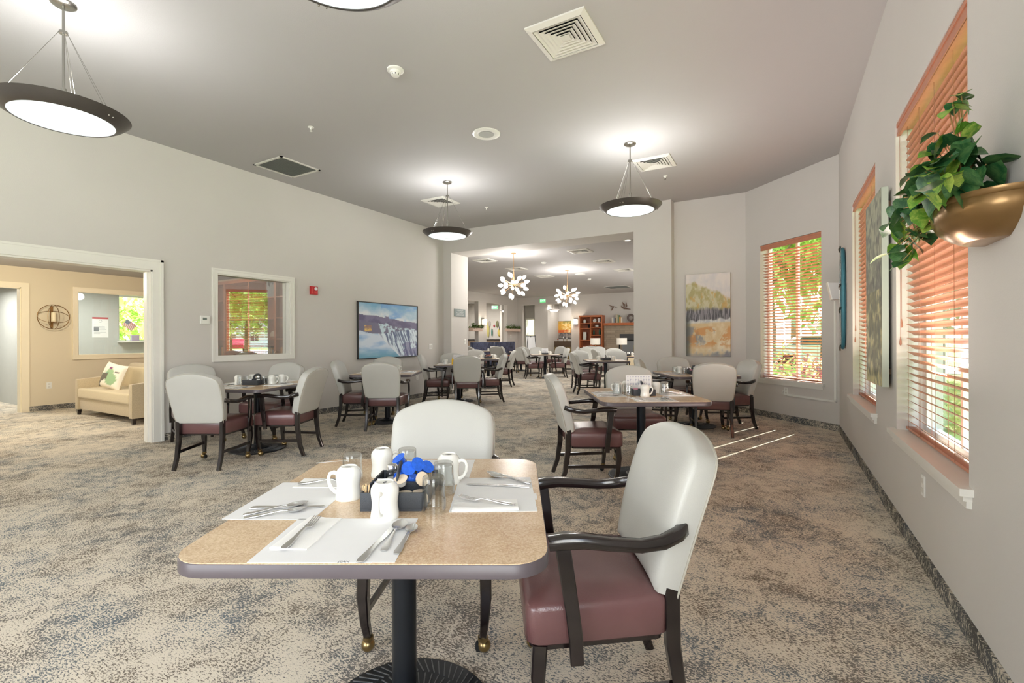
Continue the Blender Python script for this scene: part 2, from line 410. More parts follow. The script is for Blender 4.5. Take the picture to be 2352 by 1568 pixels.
# ceilings
c = MB().prism([(LX - .1, -4), (RX + .25, -4), (RX + .25, 7.75), (-.4, 9.05), (LX - .1, 9.05)], CH_, CH_ + .1)
struct('ceiling', c, CEIL, smooth=0)
struct('ceiling', MB().prism([(-11.7, BY), (-1.6, BY), (-1.6, 20.9), (-11.7, 20.9)], FC_, FC_ + .1), CEIL, smooth=0)
struct('ceiling', MB().prism([(-15.5, -2), (LX - .16, -2), (LX - .16, 6.7), (-15.5, 6.7)], 2.56, 2.66), CEIL, smooth=0)
struct('ceiling', MB().prism([(-15.5, 12), (-11.7, 12), (-11.7, 22), (-15.5, 22)], 3.2, 3.3).prism([(-12.6, 21.0), (-1.6, 21.0), (-1.6, 25), (-12.6, 25)], 3.1, 3.2), CEIL, smooth=0)
def wall_with_holes(along0, along1, z1, holes, face0, face1, axis='Y', M=None):
    """wall between two faces with rectangular holes (a0,a1,z0,z1)"""
    mb = MB(); xs = sorted({along0, along1, *[h[0] for h in holes], *[h[1] for h in holes]})
    for a, b in zip(xs, xs[1:]):
        m_ = (a + b) / 2; hs = sorted([(h[2], h[3]) for h in holes if h[0] < m_ < h[1]]); z = 0
        for h0, h1 in hs + [(z1, z1)]:
            if h0 > z + 1e-4:
                if axis == 'Y': mb.box(face0, face1, a, b, z, h0, M)
                else: mb.box(a, b, face0, face1, z, h0, M)
            z = max(z, h1)
    return mb
struct('wall_left', wall_with_holes(-4, 8.64, CH_, [(.2, 2.85, 0, 2.13), (3.616, 4.726, 1.03, 2.18)], LX - .16, LX), WALL, smooth=0)
struct('wall_right', wall_with_holes(-4, 7.66, CH_, [(2.665, 4.08, .64, 2.715), (4.87, 6.31, .64, 2.715), (-2.3, -.1, .64, 2.715)], RX, RX + .24), WALL, smooth=0)
struct('wall_back', wall_with_holes(LX - .16, RX + .24, CH_, [(-4.4, -.8, .64, 2.7)], -4.2, -4, 'X'), WALL, smooth=0)
fw = MB().box(LX - .16, -6.52, FY, BY, 0, CH_).box(-2.343, -1.67, FY, BY, 0, CH_).box(-6.52, -2.343, FY, BY, 3.222, CH_)
struct('wall_far', fw, WALL, smooth=0)
struct('wall_front', MB().box(-1.67, -.42, 8.861, 9.1, 0, CH_), WALL, smooth=0)
WC0, WC1 = (Vector((-.28, 8.632, 0)) - A0).length, (Vector((.498, 7.838, 0)) - A0).length
aw = wall_with_holes(-.05, AL + .08, CH_, [(WC0, WC1, .62, 2.75)], 0, .24, 'X', AM(0))
struct('wall_corner', aw, WALL, smooth=0)
# carpet strips used as baseboards
def bb(name, x0, x1, y0, y1, M=None):
    struct(name, MB().box(x0, x1, y0, y1, 0, .09, M), CARPET_STRIP, smooth=0)
bb('baseboard_left', LX, LX + .012, 2.965, 8.64); bb('baseboard_left', LX, LX + .012, -4, .09)
bb('baseboard_right', RX - .012, RX, -4, 7.65)
bb('baseboard_corner', .0, AL, -.012, 0, AM(0))
bb('baseboard_front', -1.67, -.505, 8.849, 8.861); bb('baseboard_far', -2.343, -1.67, FY - .012, FY); bb('baseboard_far', LX, -6.52, FY - .012, FY)
bb('baseboard_far', -1.67, -1.658, FY, 8.861); bb('baseboard_far', -6.52, -6.508, FY, BY)
# cased opening
t = MB()
t.box(LX, LX + .022, 2.85, 2.96, 0, 2.26).box(LX, LX + .022, .09, .2, 0, 2.26).box(LX, LX + .022, .2, 2.85, 2.13, 2.26)
t.box(LX - .18, LX + .005, 2.83, 2.85, 0, 2.13).box(LX - .18, LX + .005, .2, .22, 0, 2.13).box(LX - .18, LX + .005, .2, 2.85, 2.11, 2.13)
t.box(LX - .11, LX - .06, 2.815, 2.83, 0, 2.11).box(LX + .022, LX + .03, 2.93, 2.96, 0, 2.26).box(LX + .022, LX + .03, .09, 2.96, 2.235, 2.26)
struct('trim_1', t, TRIM, smooth=0)
# interior window to the library
def frame_rect(mb, x0, x1, y0, y1, z0, z1, wd, M=None):
    """picture-frame casing lying in the YZ plane between x0 and x1; inner edge y0..y1, z0..z1"""
    mb.box(x0, x1, y0 - wd, y1 + wd, z1, z1 + wd, M).box(x0, x1, y0 - wd, y1 + wd, z0 - wd, z0, M)
    mb.box(x0, x1, y0 - wd, y0, z0, z1, M).box(x0, x1, y1, y1 + wd, z0, z1, M); return mb
t = frame_rect(MB(), LX, LX + .02, 3.616, 4.726, 1.03, 2.18, .07)
frame_rect(t, LX + .02, LX + .028, 3.57, 4.77, .985, 2.225, .022)
frame_rect(t, LX - .16, LX + .003, 3.63, 4.712, 1.045, 2.165, .016)
wn = struct('window_1', t, TRIM, smooth=0)
pn = MB().box(LX - .085, LX - .079, 3.63, 4.712, 1.045, 2.165).build('window_pane', PANE_R, wn, smooth=0)

# ---- exterior windows with sill, glass and wood blinds
def ext_window(name, M, y0, y1, z0, z1, sill_w=.05):
    """local frame: x = into the wall (outward), y along the wall"""
    t = frame_rect(MB(), .15, .2, y0 + .035, y1 - .035, z0 + .035, z1 - .035, .035, M)
    t.box(.155, .195, (y0 + y1) / 2 - .018, (y0 + y1) / 2 + .018, z0 + .03, z1 - .03, M)
    o = struct(name, t, TRIM, smooth=0)
    MB().box(.172, .177, y0 + .035, y1 - .035, z0 + .035, z1 - .035, M).build('window_pane', PANE, o, smooth=0)
    s = MB().box(0, .15, y0 + .001, y1 - .001, z0 - .03, z0 + .001, M).box(-.045, 0, y0 - .06, y1 + .06, z0 - .03, z0 + .001, M)
    s.box(-.03, 0, y0 - .04, y1 + .04, z0 - .055, z0 - .03, M).box(-.018, 0, y0 - .035, y1 + .035, z0 - .085, z0 - .055, M)
    s.build('window_sill', TRIM, o, smooth=0)
    return o
def blind(M, y0, y1, z0, z1, tilt, label, ladders, gap=.0, cords=None):
    root = thing('window_blind', label, 'blind')
    xc = .075; pitch = .046; wd = .05; th = .0028
    sl = MB(); n = int((z1 - .11 - z0 - .03) / pitch)
    cuts = [y0 + .006] + ladders + [y1 - .006]
    ca, sa = math.cos(rad(tilt)), math.sin(rad(tilt))
    for i in range(n):
        z = z0 + .055 + i * pitch
        for a, b in zip(cuts, cuts[1:]):
            aa = a + (gap / 2 if a in ladders else 0); bb_ = b - (gap / 2 if b in ladders else 0)
            # inner edge raised by the tilt, outer edge lowered; slightly crowned
            ps = []
            for q, cr in ((-.5, 0), (0, .0016), (.5, 0)):
                ps.append((xc + q * wd * ca + cr * sa, z - q * wd * sa + cr * ca))
            v = []
            for yy in (aa, bb_):
                for x, zz in ps: v.append(M @ Vector((x, yy, zz + th / 2)))
                for x, zz in ps[::-1]: v.append(M @ Vector((x, yy, zz - th / 2)))
            sl.add(v, [(0, 1, 2, 3, 4, 5), (11, 10, 9, 8, 7, 6)] + [(k, k + 6, (k + 1) % 6 + 6, (k + 1) % 6) for k in range(6)])
    sl.build('slats', BLIND, root, smooth=0)
    va = MB().box(.01, .028, y0 + .003, y1 - .003, z1 - .085, z1 - .005, M).box(.004, .012, y0 + .003, y1 - .003, z1 - .03, z1 - .005, M)
    va.box(.006, .012, y0 + .003, y1 - .003, z1 - .085, z1 - .065, M).box(.028, .11, y0 + .01, y1 - .01, z1 - .055, z1 - .01, M)
    va.build('valance', BLIND, root, smooth=0)
    MB().box(xc - .025, xc + .025, y0 + .006, y1 - .006, z0 + .012, z0 + .028, M).build('bottom_rail', BLIND, root, smooth=0)
    cd = MB()
    for l in ladders:
        for dx in (-.027, .027): cd.tube([M @ Vector((xc + dx, l, z0 + .02)), M @ Vector((xc + dx, l, z1 - .05))], .0011, 4)
    cd.build('ladder_cord', CORD, root)
    if cords:
        y, za = cords
        for k, zz in ((0, za), (.035, za - .12)):
            c = MB().tube([M @ Vector((.018, y + k, z1 - .06)), M @ Vector((.018, y + k, zz))], .0012, 4)
            c.lathe([(.002, .03), (.006, .0), (.007, -.02), (.003, -.03)], 8, (0, 0, 0), M @ Matrix.Translation((.018, y + k, zz)))
            c.build('pull_cord', CORD, root)
    return root
def RW(x=0): return Matrix.Translation((RX, 0, 0))
ext_window('window_2', RW(), 2.665, 4.08, .64, 2.715)
ext_window('window_3', RW(), 4.87, 6.31, .64, 2.715)
ext_window('added_window_5', RW(), -2.3, -.1, .64, 2.715)  # unseen window, added to bring daylight in behind the camera
# angled wall: its local x runs along the wall, so swap axes
MC = AM(0) @ Matrix(((0, 1, 0, 0), (1, 0, 0, 0), (0, 0, 1, 0), (0, 0, 0, 1)))
ext_window('window_4', MC, WC0, WC1, .62, 2.75)
blind(RW(), 2.665, 4.08, .64, 2.715, 33, 'wide brown wood blind in the right wall behind the hanging bronze planter', [2.75, 3.05, 3.38, 3.70, 4.0], cords=(4.02, 1.36))
blind(RW(), 4.87, 6.31, .64, 2.715, 33, 'brown wood blind in the right wall, partly hidden by the thick side-on canvas', [4.97, 5.4, 5.8, 6.2], cords=(6.24, 1.36))
blind(MC, WC0, WC1, .62, 2.75, 17, 'open brown wood blind in the angled wall beside the landscape painting', [WC0 + .10, WC0 + .40, WC0 + .70, WC0 + 1.0], gap=.015)
tb = struct('added_window_6', frame_rect(MB(), -4.17, -4.12, -4.36, -.84, .68, 2.66, .04, Matrix.Rotation(PI / 2, 4, 'Z') @ Matrix.Scale(-1, 4, (0, 1, 0))), TRIM, smooth=0)  # unseen back-wall window, added to go with the daylight fill

# ---- lounge, office behind it, library end
WX = -11.58; OX = -14.6
struct('wall_lounge', wall_with_holes(-2, 5.9, 2.56, [(1.9, 2.904, 0, 2.195), (3.67, 5.2, .975, 2.195)], WX - .14, WX), WALL_WARM, smooth=0)
struct('wall_library', MB().box(WX, LX - .16, 5.78, 5.9, 0, 2.56).box(OX, WX, 6.6, 6.7, 0, 2.56).box(WX - .14, WX, 5.9, 6.7, 0, 2.56).box(WX - 4, LX - .16, -2.1, -2, 0, 2.56), WALL_WARM, smooth=0)

struct('wall_office', wall_with_holes(-2, 6.7, 2.56, [(5.43, 6.35, 1.235, 2.45), (2.42, 3.22, 0, 2.1)], OX - .14, OX), WALL_GREY, smooth=0)
struct('wall_office', MB().box(OX, WX - .14, 3.2, 3.28, 0, 2.56), WALL_GREY, smooth=0)
bb('baseboard_lounge', WX, WX + .012, 3.0, 5.8); bb('baseboard_lounge', WX, WX + .012, -2, 1.8)
t = MB().box(WX, WX + .02, 2.904, 3.004, 0, 2.28).box(WX, WX + .02, 1.8, 1.9, 0, 2.28).box(WX, WX + .02, 1.9, 2.904, 2.195, 2.28)
t.box(WX - .15, WX + .003, 2.89, 2.904, 0, 2.195).box(WX - .15, WX + .003, 1.9, 2.904, 2.18, 2.195)
struct('trim_2', t, TRIM_WARM, smooth=0)
t = frame_rect(MB(), WX, WX + .022, 3.67, 5.2, .975, 2.195, .075); frame_rect(t, WX + .022, WX + .03, 3.62, 5.25, .925, 2.245, .025)
frame_rect(t, WX - .14, WX + .002, 3.685, 5.185, .99, 2.18, .015)
o = struct('window_7', t, TRIM_WARM, smooth=0)
MB().box(WX - .07, WX - .065, 3.685, 5.185, .99, 2.18).build('window_pane', PANE, o, smooth=0)
# office window to the garden
t = frame_rect(MB(), OX - .1, OX - .04, 5.46, 6.32, 1.265, 2.42, .03); t.box(OX - .03, OX + .22, 5.40, 6.4, 1.205, 1.235)
o = struct('window_8', t, TRIM, smooth=0)
MB().box(OX - .075, OX - .07, 5.46, 6.32, 1.265, 2.42).build('window_pane', PANE, o, smooth=0)
r_ = thing('roller_shade', 'pale roller shade rolled up at the top of the office window', 'shade')
MB().box(OX + .0, OX + .05, 5.42, 6.36, 2.36, 2.46).build('cassette', WHITE, r_, smooth=0)
# white door seen through the left doorway
o = struct('door_1', MB().box(OX + .005, OX + .045, 2.44, 3.2, .01, 2.09), DOORP, smooth=0)
pm = MB()
for z0, z1 in ((.30, .95), (1.08, 1.62), (1.72, 1.98)):
    for y0, y1 in ((2.52, 2.78), (2.86, 3.10)): pm.box(OX + .045, OX + .052, y0, y1, z0, z1)
pm.build('door_panel', DOORP, o, bevel=.004)
MB().box(OX + .045, OX + .05, 2.46, 3.18, .03, .26).build('kick_plate', CHROME, o, smooth=0)
MB().lathe([(.026, 0), (.026, .012), (.01, .014), (.01, .045)], 12, (0, 0, 0), Matrix.Translation((OX + .045, 3.12, 1.03)) @ Matrix.Rotation(PI / 2, 4, 'Y')).box(OX + .085, OX + .10, 3.0, 3.13, 1.02, 1.04).build('door_handle', CHROME, o)
t = MB().box(OX, OX + .02, 2.34, 2.42, 0, 2.18).box(OX, OX + .02, 3.2, 3.275, 0, 2.18).box(OX, OX + .02, 2.42, 3.2, 2.1, 2.18)
struct('trim_3', t, TRIM, smooth=0)

# ---- far dining room shell
WL = -11.55; FB = 20.8
struct('wall_dining_left', wall_with_holes(BY, FB, FC_, [(16.45, 17.27, 0.95, 2.9), (17.92, 19.8, 1.05, 2.9)], WL - .2, WL), WALL, smooth=0)
struct('wall_dining_back', wall_with_holes(WL - .2, -1.6, FC_, [(-11.28, -8.62, 0, 2.92)], FB, FB + .2, 'X'), WALL, smooth=0)
struct('wall_dining_right', wall_with_holes(BY, FB + 4, FC_, [], -1.75, -1.6), WALL, smooth=0)
struct('wall_dining_front', MB().box(-11.75, LX - .16, 9.15, BY, 0, FC_), WALL, smooth=0)
# spaces behind the dining room
struct('wall_activity', MB().box(-15.4, -15.3, 12, 22, 0, 3.2).box(-15.3, -12.7, 21.95, 22.05, 0, 3.2).box(-15.3, -11.75, 12, 12.1, 0, 3.2), WALL, smooth=0)
struct('wall_corridor', wall_with_holes(-13.2, -1.6, 3.1, [(-12.5, -12.02, 0, 2.32)], 23.6, 23.8, 'X'), WALL, smooth=0)
struct('wall_corridor', MB().box(-11.28, -10.52, 22.2, 23.6, 0, 3.1).box(-12.7, -12.6, 21, 23.6, 0, 3.2), WALL, smooth=0)
struct('wall_corridor', MB().box(-13.2, -11.8, 24.8, 24.9, 0, 2.6), mat('olive_wall', (196, 186, 150), .8), smooth=0)
struct('trim_4', MB().box(-12.56, -12.5, 23.57, 23.6, 0, 2.40).box(-12.5, -12.0, 23.57, 23.6, 2.32, 2.40), TRIM, smooth=0)

# ================================================================== outside
struct('ground', MB().box(-1.55, 110, 9.2, 110, -.25, -.15).box(-60, -1.55, 27.2, 80, -.25, -.15).box(.95, 70, -20, 9.2, -.25, -.15).box(-60, -15.4, -20, 9.6, -.25, -.15), GRASSM, smooth=0)
struct('road', MB().box(24, 46, 9.2, 60, -.15, -.13).box(-1.5, 24, 23.5, 27, -.15, -.13), ROADM, smooth=0)
random.seed(5)
def tree(name, x, y, h, r, n, label, fm, leaf=.22, trunk=.16, z0=1.6, cat='tree', seed=1):
    rnd = random.Random(seed); root = thing(name, label, cat, (x, y, -.15))
    tm = MB().tube([(0, 0, 0), (.05, .03, h * .25), (-.04, .06, h * .5), (.02, 0, h * .8)], [trunk, trunk * .85, trunk * .6, trunk * .2], 8)
    for k in range(7):
        a = rnd.random() * 6.28; z = h * rnd.uniform(.28, .6)
        tm.tube([(0, 0, z), (math.cos(a) * r * .35, math.sin(a) * r * .35, z + h * .12), (math.cos(a) * r * .7, math.sin(a) * r * .7, z + h * .2)], [trunk * .4, trunk * .25, trunk * .08], 5)
    tm.build('trunk', BARK, root)
    f = MB(); blobs = [(rnd.uniform(-.6, .6) * r, rnd.uniform(-.6, .6) * r, z0 + (h - z0) * rnd.uniform(.2, .85), r * rnd.uniform(.35, .6)) for _ in range(16)]
    for _ in range(n):
        bx, by, bz, br = blobs[rnd.randrange(16)]
        d = Vector((rnd.gauss(0, 1), rnd.gauss(0, 1), rnd.gauss(0, .8))).normalized() * br * rnd.uniform(.6, 1)
        c = Vector((bx, by, bz)) + d
        R = Matrix.Rotation(rnd.random() * 6.28, 4, 'Z') @ Matrix.Rotation(rnd.uniform(-1.2, 1.2), 4, 'X')
        s_ = leaf * rnd.uniform(.6, 1.2)
        f.add([c + R @ Vector(p) * s_ for p in ((0, -1, 0), (.5, -.2, .12), (0, 1, 0), (-.5, -.2, .12))], [(0, 1, 2), (0, 2, 3)])
    f.build('foliage', fm, root, smooth=0)
    return root
for x, y, h, r, n, fm, lf, z0, sd, lab in (
    (12.4, 15.6, 7.5, 3.3, 3600, FOL1, .24, 1.5, 2, 'broad leafy garden tree mirrored in the library window glass'),
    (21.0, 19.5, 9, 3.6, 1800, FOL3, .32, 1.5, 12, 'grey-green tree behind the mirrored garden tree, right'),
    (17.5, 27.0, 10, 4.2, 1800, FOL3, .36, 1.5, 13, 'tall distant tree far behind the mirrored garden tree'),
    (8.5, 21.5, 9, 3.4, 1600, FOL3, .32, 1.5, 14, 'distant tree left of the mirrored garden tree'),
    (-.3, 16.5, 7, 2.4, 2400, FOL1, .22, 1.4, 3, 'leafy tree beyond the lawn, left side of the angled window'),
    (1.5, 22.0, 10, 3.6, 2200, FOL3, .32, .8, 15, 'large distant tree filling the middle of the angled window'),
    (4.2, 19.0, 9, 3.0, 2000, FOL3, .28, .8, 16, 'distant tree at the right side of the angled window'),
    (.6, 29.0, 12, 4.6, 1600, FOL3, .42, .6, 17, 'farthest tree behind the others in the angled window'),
    (4.6, 12.6, 5.2, 1.5, 1500, FOL1, .22, 1.6, 4, 'slim upright tree close outside the angled window, on the right'),
    (-19.5, 6.6, 6, 2.4, 2600, FOL1, .2, .6, 6, 'bright green tree filling the office window beyond the lounge'),
    (6.5, 2.6, 5.5, 2.4, 1500, FOL1, .25, .9, 8, 'green tree in the garden outside the wide right-hand window')):
    tree('garden_tree', x, y, h, r, n, lab, fm, leaf=lf, z0=z0, seed=sd)
def shrub(x, y, r, label, seed, group=None, m=None, n=520):
    rnd = random.Random(seed); f = MB()
    for _ in range(n):
        d = Vector((rnd.gauss(0, 1), rnd.gauss(0, 1), abs(rnd.gauss(0, 1)))).normalized() * r * rnd.uniform(.5, 1)
        R = Matrix.Rotation(rnd.random() * 6.28, 4, 'Z') @ Matrix.Rotation(rnd.uniform(-1.2, 1.2), 4, 'X')
        f.add([d + R @ Vector(p) * .07 for p in ((0, -1, 0), (.5, 0, .15), (0, 1, 0), (-.5, 0, .15))], [(0, 1, 2, 3)])
    o = f.build('garden_shrub', m or FOL2, smooth=0, loc=(x, y, -.15)); return tag(o, label, 'shrub', group)
shrub(-.25, 10.8, 1.4, 'rounded pale green shrub at the foot of the angled window', 1, n=900)
shrub(.45, 14.6, 1.0, 'pink flowering shrub on the lawn, seen through the angled window', 9, m=FOLP, n=600)
gb = MB().box(-1.0, 1.0, -.2, .2, .34, .46).box(-.85, -.7, -.18, .18, 0, .34).box(.7, .85, -.18, .18, 0, .34).build('garden_bench', HOUSEW, smooth=0, loc=(1.1, 12.0, -.15))
tag(gb, 'low white garden bench on the lawn outside the angled window', 'bench')
shrub(2.2, 9.9, .75, 'pale green shrub outside, right of the one below the angled window', 2)
shrub(2.6, 3.4, .9, 'green shrub just outside the wide right-hand window', 3)
shrub(2.6, 6.0, .9, 'green shrub just outside the second right-hand window', 4)
# white house and red car across the road
hs = thing('house', 'white clapboard house with grey roof across the road', 'house', (66, 49, -.15), rad(-58))
MB().box(-6, 6, 0, 7, 0, 3.2).build('wall', HOUSEW, hs, smooth=0)
MB().prism([(-4.4, 0), (4.4, 0), (0, 2.4)], -6.4, 6.4, Matrix.Translation((0, 3.5, 3.2)) @ Matrix.Rotation(PI / 2, 4, 'Z') @ Matrix.Rotation(PI / 2, 4, 'X')).build('roof', HOUSER, hs, smooth=0)
for x in (-3.4, 0, 3.4):
    f_ = MB().box(x - .7, x + .7, -.06, .02, 1.0, 2.4).build('window', TRIM, hs, smooth=0)
    MB().box(x - .6, x - .05, -.08, -.05, 1.1, 2.3).box(x + .05, x + .6, -.08, -.05, 1.1, 2.3).build('pane', CARGL, f_, smooth=0)
def car(x, y, rz, label, m):
    cr = thing('car', label, 'car', (x, y, -.13), rz)
    prof = [(-2.1, .35), (-2.15, .75), (-1.9, .95), (-1.5, 1.0), (-.9, 1.45), (.5, 1.5), (1.15, 1.02), (1.95, .9), (2.15, .7), (2.1, .35)]
    MB().prism(prof, -.85, .85, Matrix.Rotation(PI / 2, 4, 'X')).build('body', m, cr, bevel=.05)
    MB().prism([(-1.25, 1.05), (-.82, 1.4), (.42, 1.44), (.95, 1.05)], -.86, .86, Matrix.Rotation(PI / 2, 4, 'X')).build('side_glass', CARGL, cr)
    for wx in (-1.35, 1.35):
        for wy in (-.82, .82):
            MB().lathe([(.02, -.1), (.32, -.1), (.33, 0), (.32, .1), (.02, .1)], 18, (0, 0, 0), Matrix.Translation((wx, wy, .33)) @ Matrix.Rotation(PI / 2, 4, 'X')).build('wheel', VOID, cr)
    return cr
car(40.5, 31.2, rad(35), 'red car parked outside, reflected in the library window glass', CARRED)
car(1.6, 25.5, rad(5), 'white car parked across the lawn outside the angled window', mat('car_paint_white', (230, 230, 232), .25))

# ================================================================== dining chair
def make_chair():
    root = thing('dining_chair', 'chair', 'chair')
    # seat: trapezoid cushion
    poly = []
    base = [(-.235, -.215), (.235, -.215), (.28, .235), (-.28, .235)]
    rr = [.03, .03, .055, .055]
    for i in range(4):
        p = Vector(base[i]).to_3d(); a = (Vector(base[i - 1]).to_3d() - p).normalized(); b = (Vector(base[(i + 1) % 4]).to_3d() - p).normalized()
        r = rr[i]
        for k in range(6):
            u = k / 5; q = (p + a * r) * (1 - u) ** 2 + p * 2 * u * (1 - u) + (p + b * r) * u * u; poly.append((q.x, q.y))
    cushion(MB(), poly, .335, .465, .022, .022).build('seat', LEATHER, root, smooth=60)
    MB().prism(inset(poly, .012), .322, .337).build('seat_frame', ESP, root, smooth=0)
    # backrest: outline in its own plane (x, s), lofted through its thickness, then leaned back
    W1, W2, HT_ = .226, .256, .498
    def outline():
        pts = [(-W1 + 2 * W1 * k / 6, 0) for k in range(7)]
        SH = .345; half = []
        def bez(p, n, i0=0):
            for k in range(i0, n + 1):
                u = k / n; q = [list(c) for c in p]
                while len(q) > 1: q = [[q[i][j] * (1 - u) + q[i + 1][j] * u for j in (0, 1)] for i in range(len(q) - 1)]
                half.append(tuple(q[0]))
        bez([(W1, 0), (W1 + .022, .12), (W2, .22), (W2, SH)], 7, 1)
        bez([(W2, SH), (W2, SH + .055), (W2 - .004, HT_ - .062), (W2 - .052, HT_ - .042)], 9, 1)
        bez([(W2 - .052, HT_ - .042), (W2 - .13, HT_ - .008), (.06, HT_), (0, HT_)], 8, 1)
        return pts + half + [(-x, z) for x, z in half[-2::-1]]
    def lean(x, s, t):
        y = -.208 - .105 * (s / .5) - .045 * (s / .5) ** 2; z = .458 + s * .985
        ny, nz_ = .96, .28
        return (x, y + t * ny - .02 * (1 - (x / .28) ** 2) * (1 if t > -.02 else .6), z + t * nz_)
    OL = outline(); CS = .24
    prof = [(.02, -.046), (.5, -.0455), (.85, -.044), (.96, -.042), (.99, -.039), (1, -.033), (1, .026), (.992, .035), (.975, .042), (.94, .048), (.86, .055), (.72, .060), (.52, .0635), (.30, .065), (.10, .0655)]
    bk = MB().loft([[lean(x * q, CS + (s - CS) * q, t) for x, s in OL] for q, t in prof]).build('backrest', VINYL, root, smooth=70)
    ring = [lean(x * 1.002, s, -.036) for x, s in OL]
    MB().tube(ring[6:] + [ring[0]], .0042, 5, False).build('piping', PIPING, bk)
    for sx_ in (-1, 1):
        MB().sweep([(sx_ * .212, -.232, .50), (sx_ * .213, -.236, .30), (sx_ * .214, -.262, .12), (sx_ * .216, -.305, 0)],
                   [(.036, .05), (.036, .046), (.034, .040), (.032, .034)], (0, 1, 0)).build('leg', ESP, root, smooth=35)
        lg = MB().sweep([(sx_ * .245, .190, .335), (sx_ * .247, .197, .24), (sx_ * .240, .192, .13), (sx_ * .232, .180, .062)],
                        [(.046, .046), (.044, .044), (.034, .034), (.028, .028)], (0, 1, 0)).build('leg', ESP, root, smooth=35)
        cs = MB().lathe([(.012, .072), (.0205, .070), (.0215, .056), (.018, .052)], 14, (sx_ * .232, .180, 0))
        cs.sphere((sx_ * .236, .170, .029), .027, 14, 9, (1, 1.05, 1.0))
        cs.build('caster', BRASS, lg, smooth=60)
        MB().lathe([(.010, 0), (.0195, .004), (.021, .012), (.0195, .02), (.010, .024)], 12, (0, 0, 0), Matrix.Translation((sx_ * .224 + .0, .166, .0215)) @ Matrix.Rotation(PI / 2, 4, 'Y')).build('wheel', VOID, lg)
        # arm: rises from the back, bows outward, ends in a rounded hand grip
        ar = MB().sweep([(sx_ * .244, -.262, .676), (sx_ * .268, -.235, .668), (sx_ * .289, -.18, .654), (sx_ * .297, -.11, .648), (sx_ * .297, -.02, .656), (sx_ * .290, .06, .664), (sx_ * .283, .12, .662), (sx_ * .280, .165, .656)],
                        [(.030, .040), (.032, .040), (.034, .038), (.036, .034), (.040, .034), (.048, .036), (.058, .038), (.050, .036)]).build('armrest', ESP, root, smooth=50)
        MB().sweep([(sx_ * .287, .125, .65), (sx_ * .294, .112, .56), (sx_ * .299, .098, .46), (sx_ * .297, .088, .38), (sx_ * .294, .084, .300)],
                   [(.024, .046), (.024, .044), (.023, .042), (.023, .042), (.023, .040)], (0, 1, 0)).build('arm_post', ESP, ar, smooth=35)
        MB().sweep([(sx_ * .215, -.27, .165), (sx_ * .243, .190, .165)], (.018, .028)).build('stretcher', ESP, root, smooth=35)
    return root
chair0 = make_chair()
CG = 'cream and burgundy armchairs at the dining tables'
def chair(xy, h, label, group=CG):
    return place(chair0, (xy[0], xy[1], 0), rad(h - 90), label, group)

# ================================================================== tables
def make_table(w_, d_):
    root = thing('dining_table', 'table', 'table')
    o = rrect(w_, d_, .09, 7)
    MB().prism(inset(o, .002), .722, .7505).build('tabletop', LAM, root, smooth=30)
    e = MB().loft([[(x, y, z) for x, y in inset(o, dd)] for dd, z in ((.006, .7135), (0, .717), (0, .7465), (.0035, .7502), (.005, .7502), (.005, .7135), (.006, .7135))], False)
    e.build('edge_band', EDGE, [c for c in root.children][0], smooth=50)
    MB().lathe([(.040, .018), (.040, .70), (.11, .702), (.11, .716)], 28).build('pedestal', BLACKM, root, smooth=40)
    for a in (0, 1):
        M = Matrix.Rotation(a * PI / 2 + PI / 4, 4, 'Z'); MB().box(-.26, .26, -.022, .022, .700, .7145, M).build('support_arm', BLACKM, root, smooth=0)
    b = MB().lathe([(.295, 0), (.300, .004), (.296, .010), (.20, .018), (.135, .024), (.125, .034), (.07, .040), (.046, .060), (.042, .060)], 48)
    b.build('base_plate', BLACKM, root, smooth=35)
    bp = [c for c in root.children if c.name.startswith('base_plate')][0]
    ri = MB()
    for r0, r1, n_, tw in ((.215, .285, 64, .16), (.142, .205, 48, .12)):
        for k in range(n_):
            a = 2 * PI * k / n_; z0 = .0185 - (r0 - .2) * .09; z1 = .0185 - (r1 - .2) * .09
            ri.sweep([(r0 * math.cos(a), r0 * math.sin(a), z0), (r1 * math.cos(a + tw), r1 * math.sin(a + tw), z1)], (.004, .005))
    ri.build('base_ribs', mat('worn_iron', (104, 106, 108), .4, .6), bp, smooth=0)
    return root
tableA = make_table(.91, .95); tableB = make_table(.91, 1.07)
TG = 'laminate pedestal tables'
def table(proto, xy, h, label): return place(proto, (xy[0], xy[1], 0), rad(h), label, TG)
TZ = .7505

# ================================================================== table-top things
def make_mug():
    r = thing('mug', 'mug', 'mug')          # stands upside down, foot ring up
    prof = [(.0400, 0), (.0415, .002), (.0405, .010), (.0375, .030), (.0365, .045), (.0390, .062), (.0405, .076), (.0395, .086), (.034, .096), (.0275, .102), (.0262, .1045), (.0245, .1045), (.0235, .1015), (.004, .1012)]
    MB().lathe(prof, 36, cap=False).build('body', CERAM, r, smooth=50)
    MB().tube([(.036, 0, .078), (.050, 0, .083), (.0625, 0, .079), (.068, 0, .066), (.066, 0, .046), (.058, 0, .030), (.046, 0, .020), (.038, 0, .018)], [.0075, .0068, .0062, .006, .006, .0062, .0068, .0075], 10).build('handle', CERAM, r, smooth=60)
    st = MB()
    for i, (x, hh) in enumerate([(-.0085, .0035), (-.003, .005), (.001, .005), (.005, .0045), (.0095, .0035)]):
        st.box(x - .0011, x + .0011, -hh, hh, .1013, .1018)
    st.box(-.008, .008, -.0008, .0008, .1013, .1018).build('foot_stamp', STAMP, r, smooth=0)
    return r
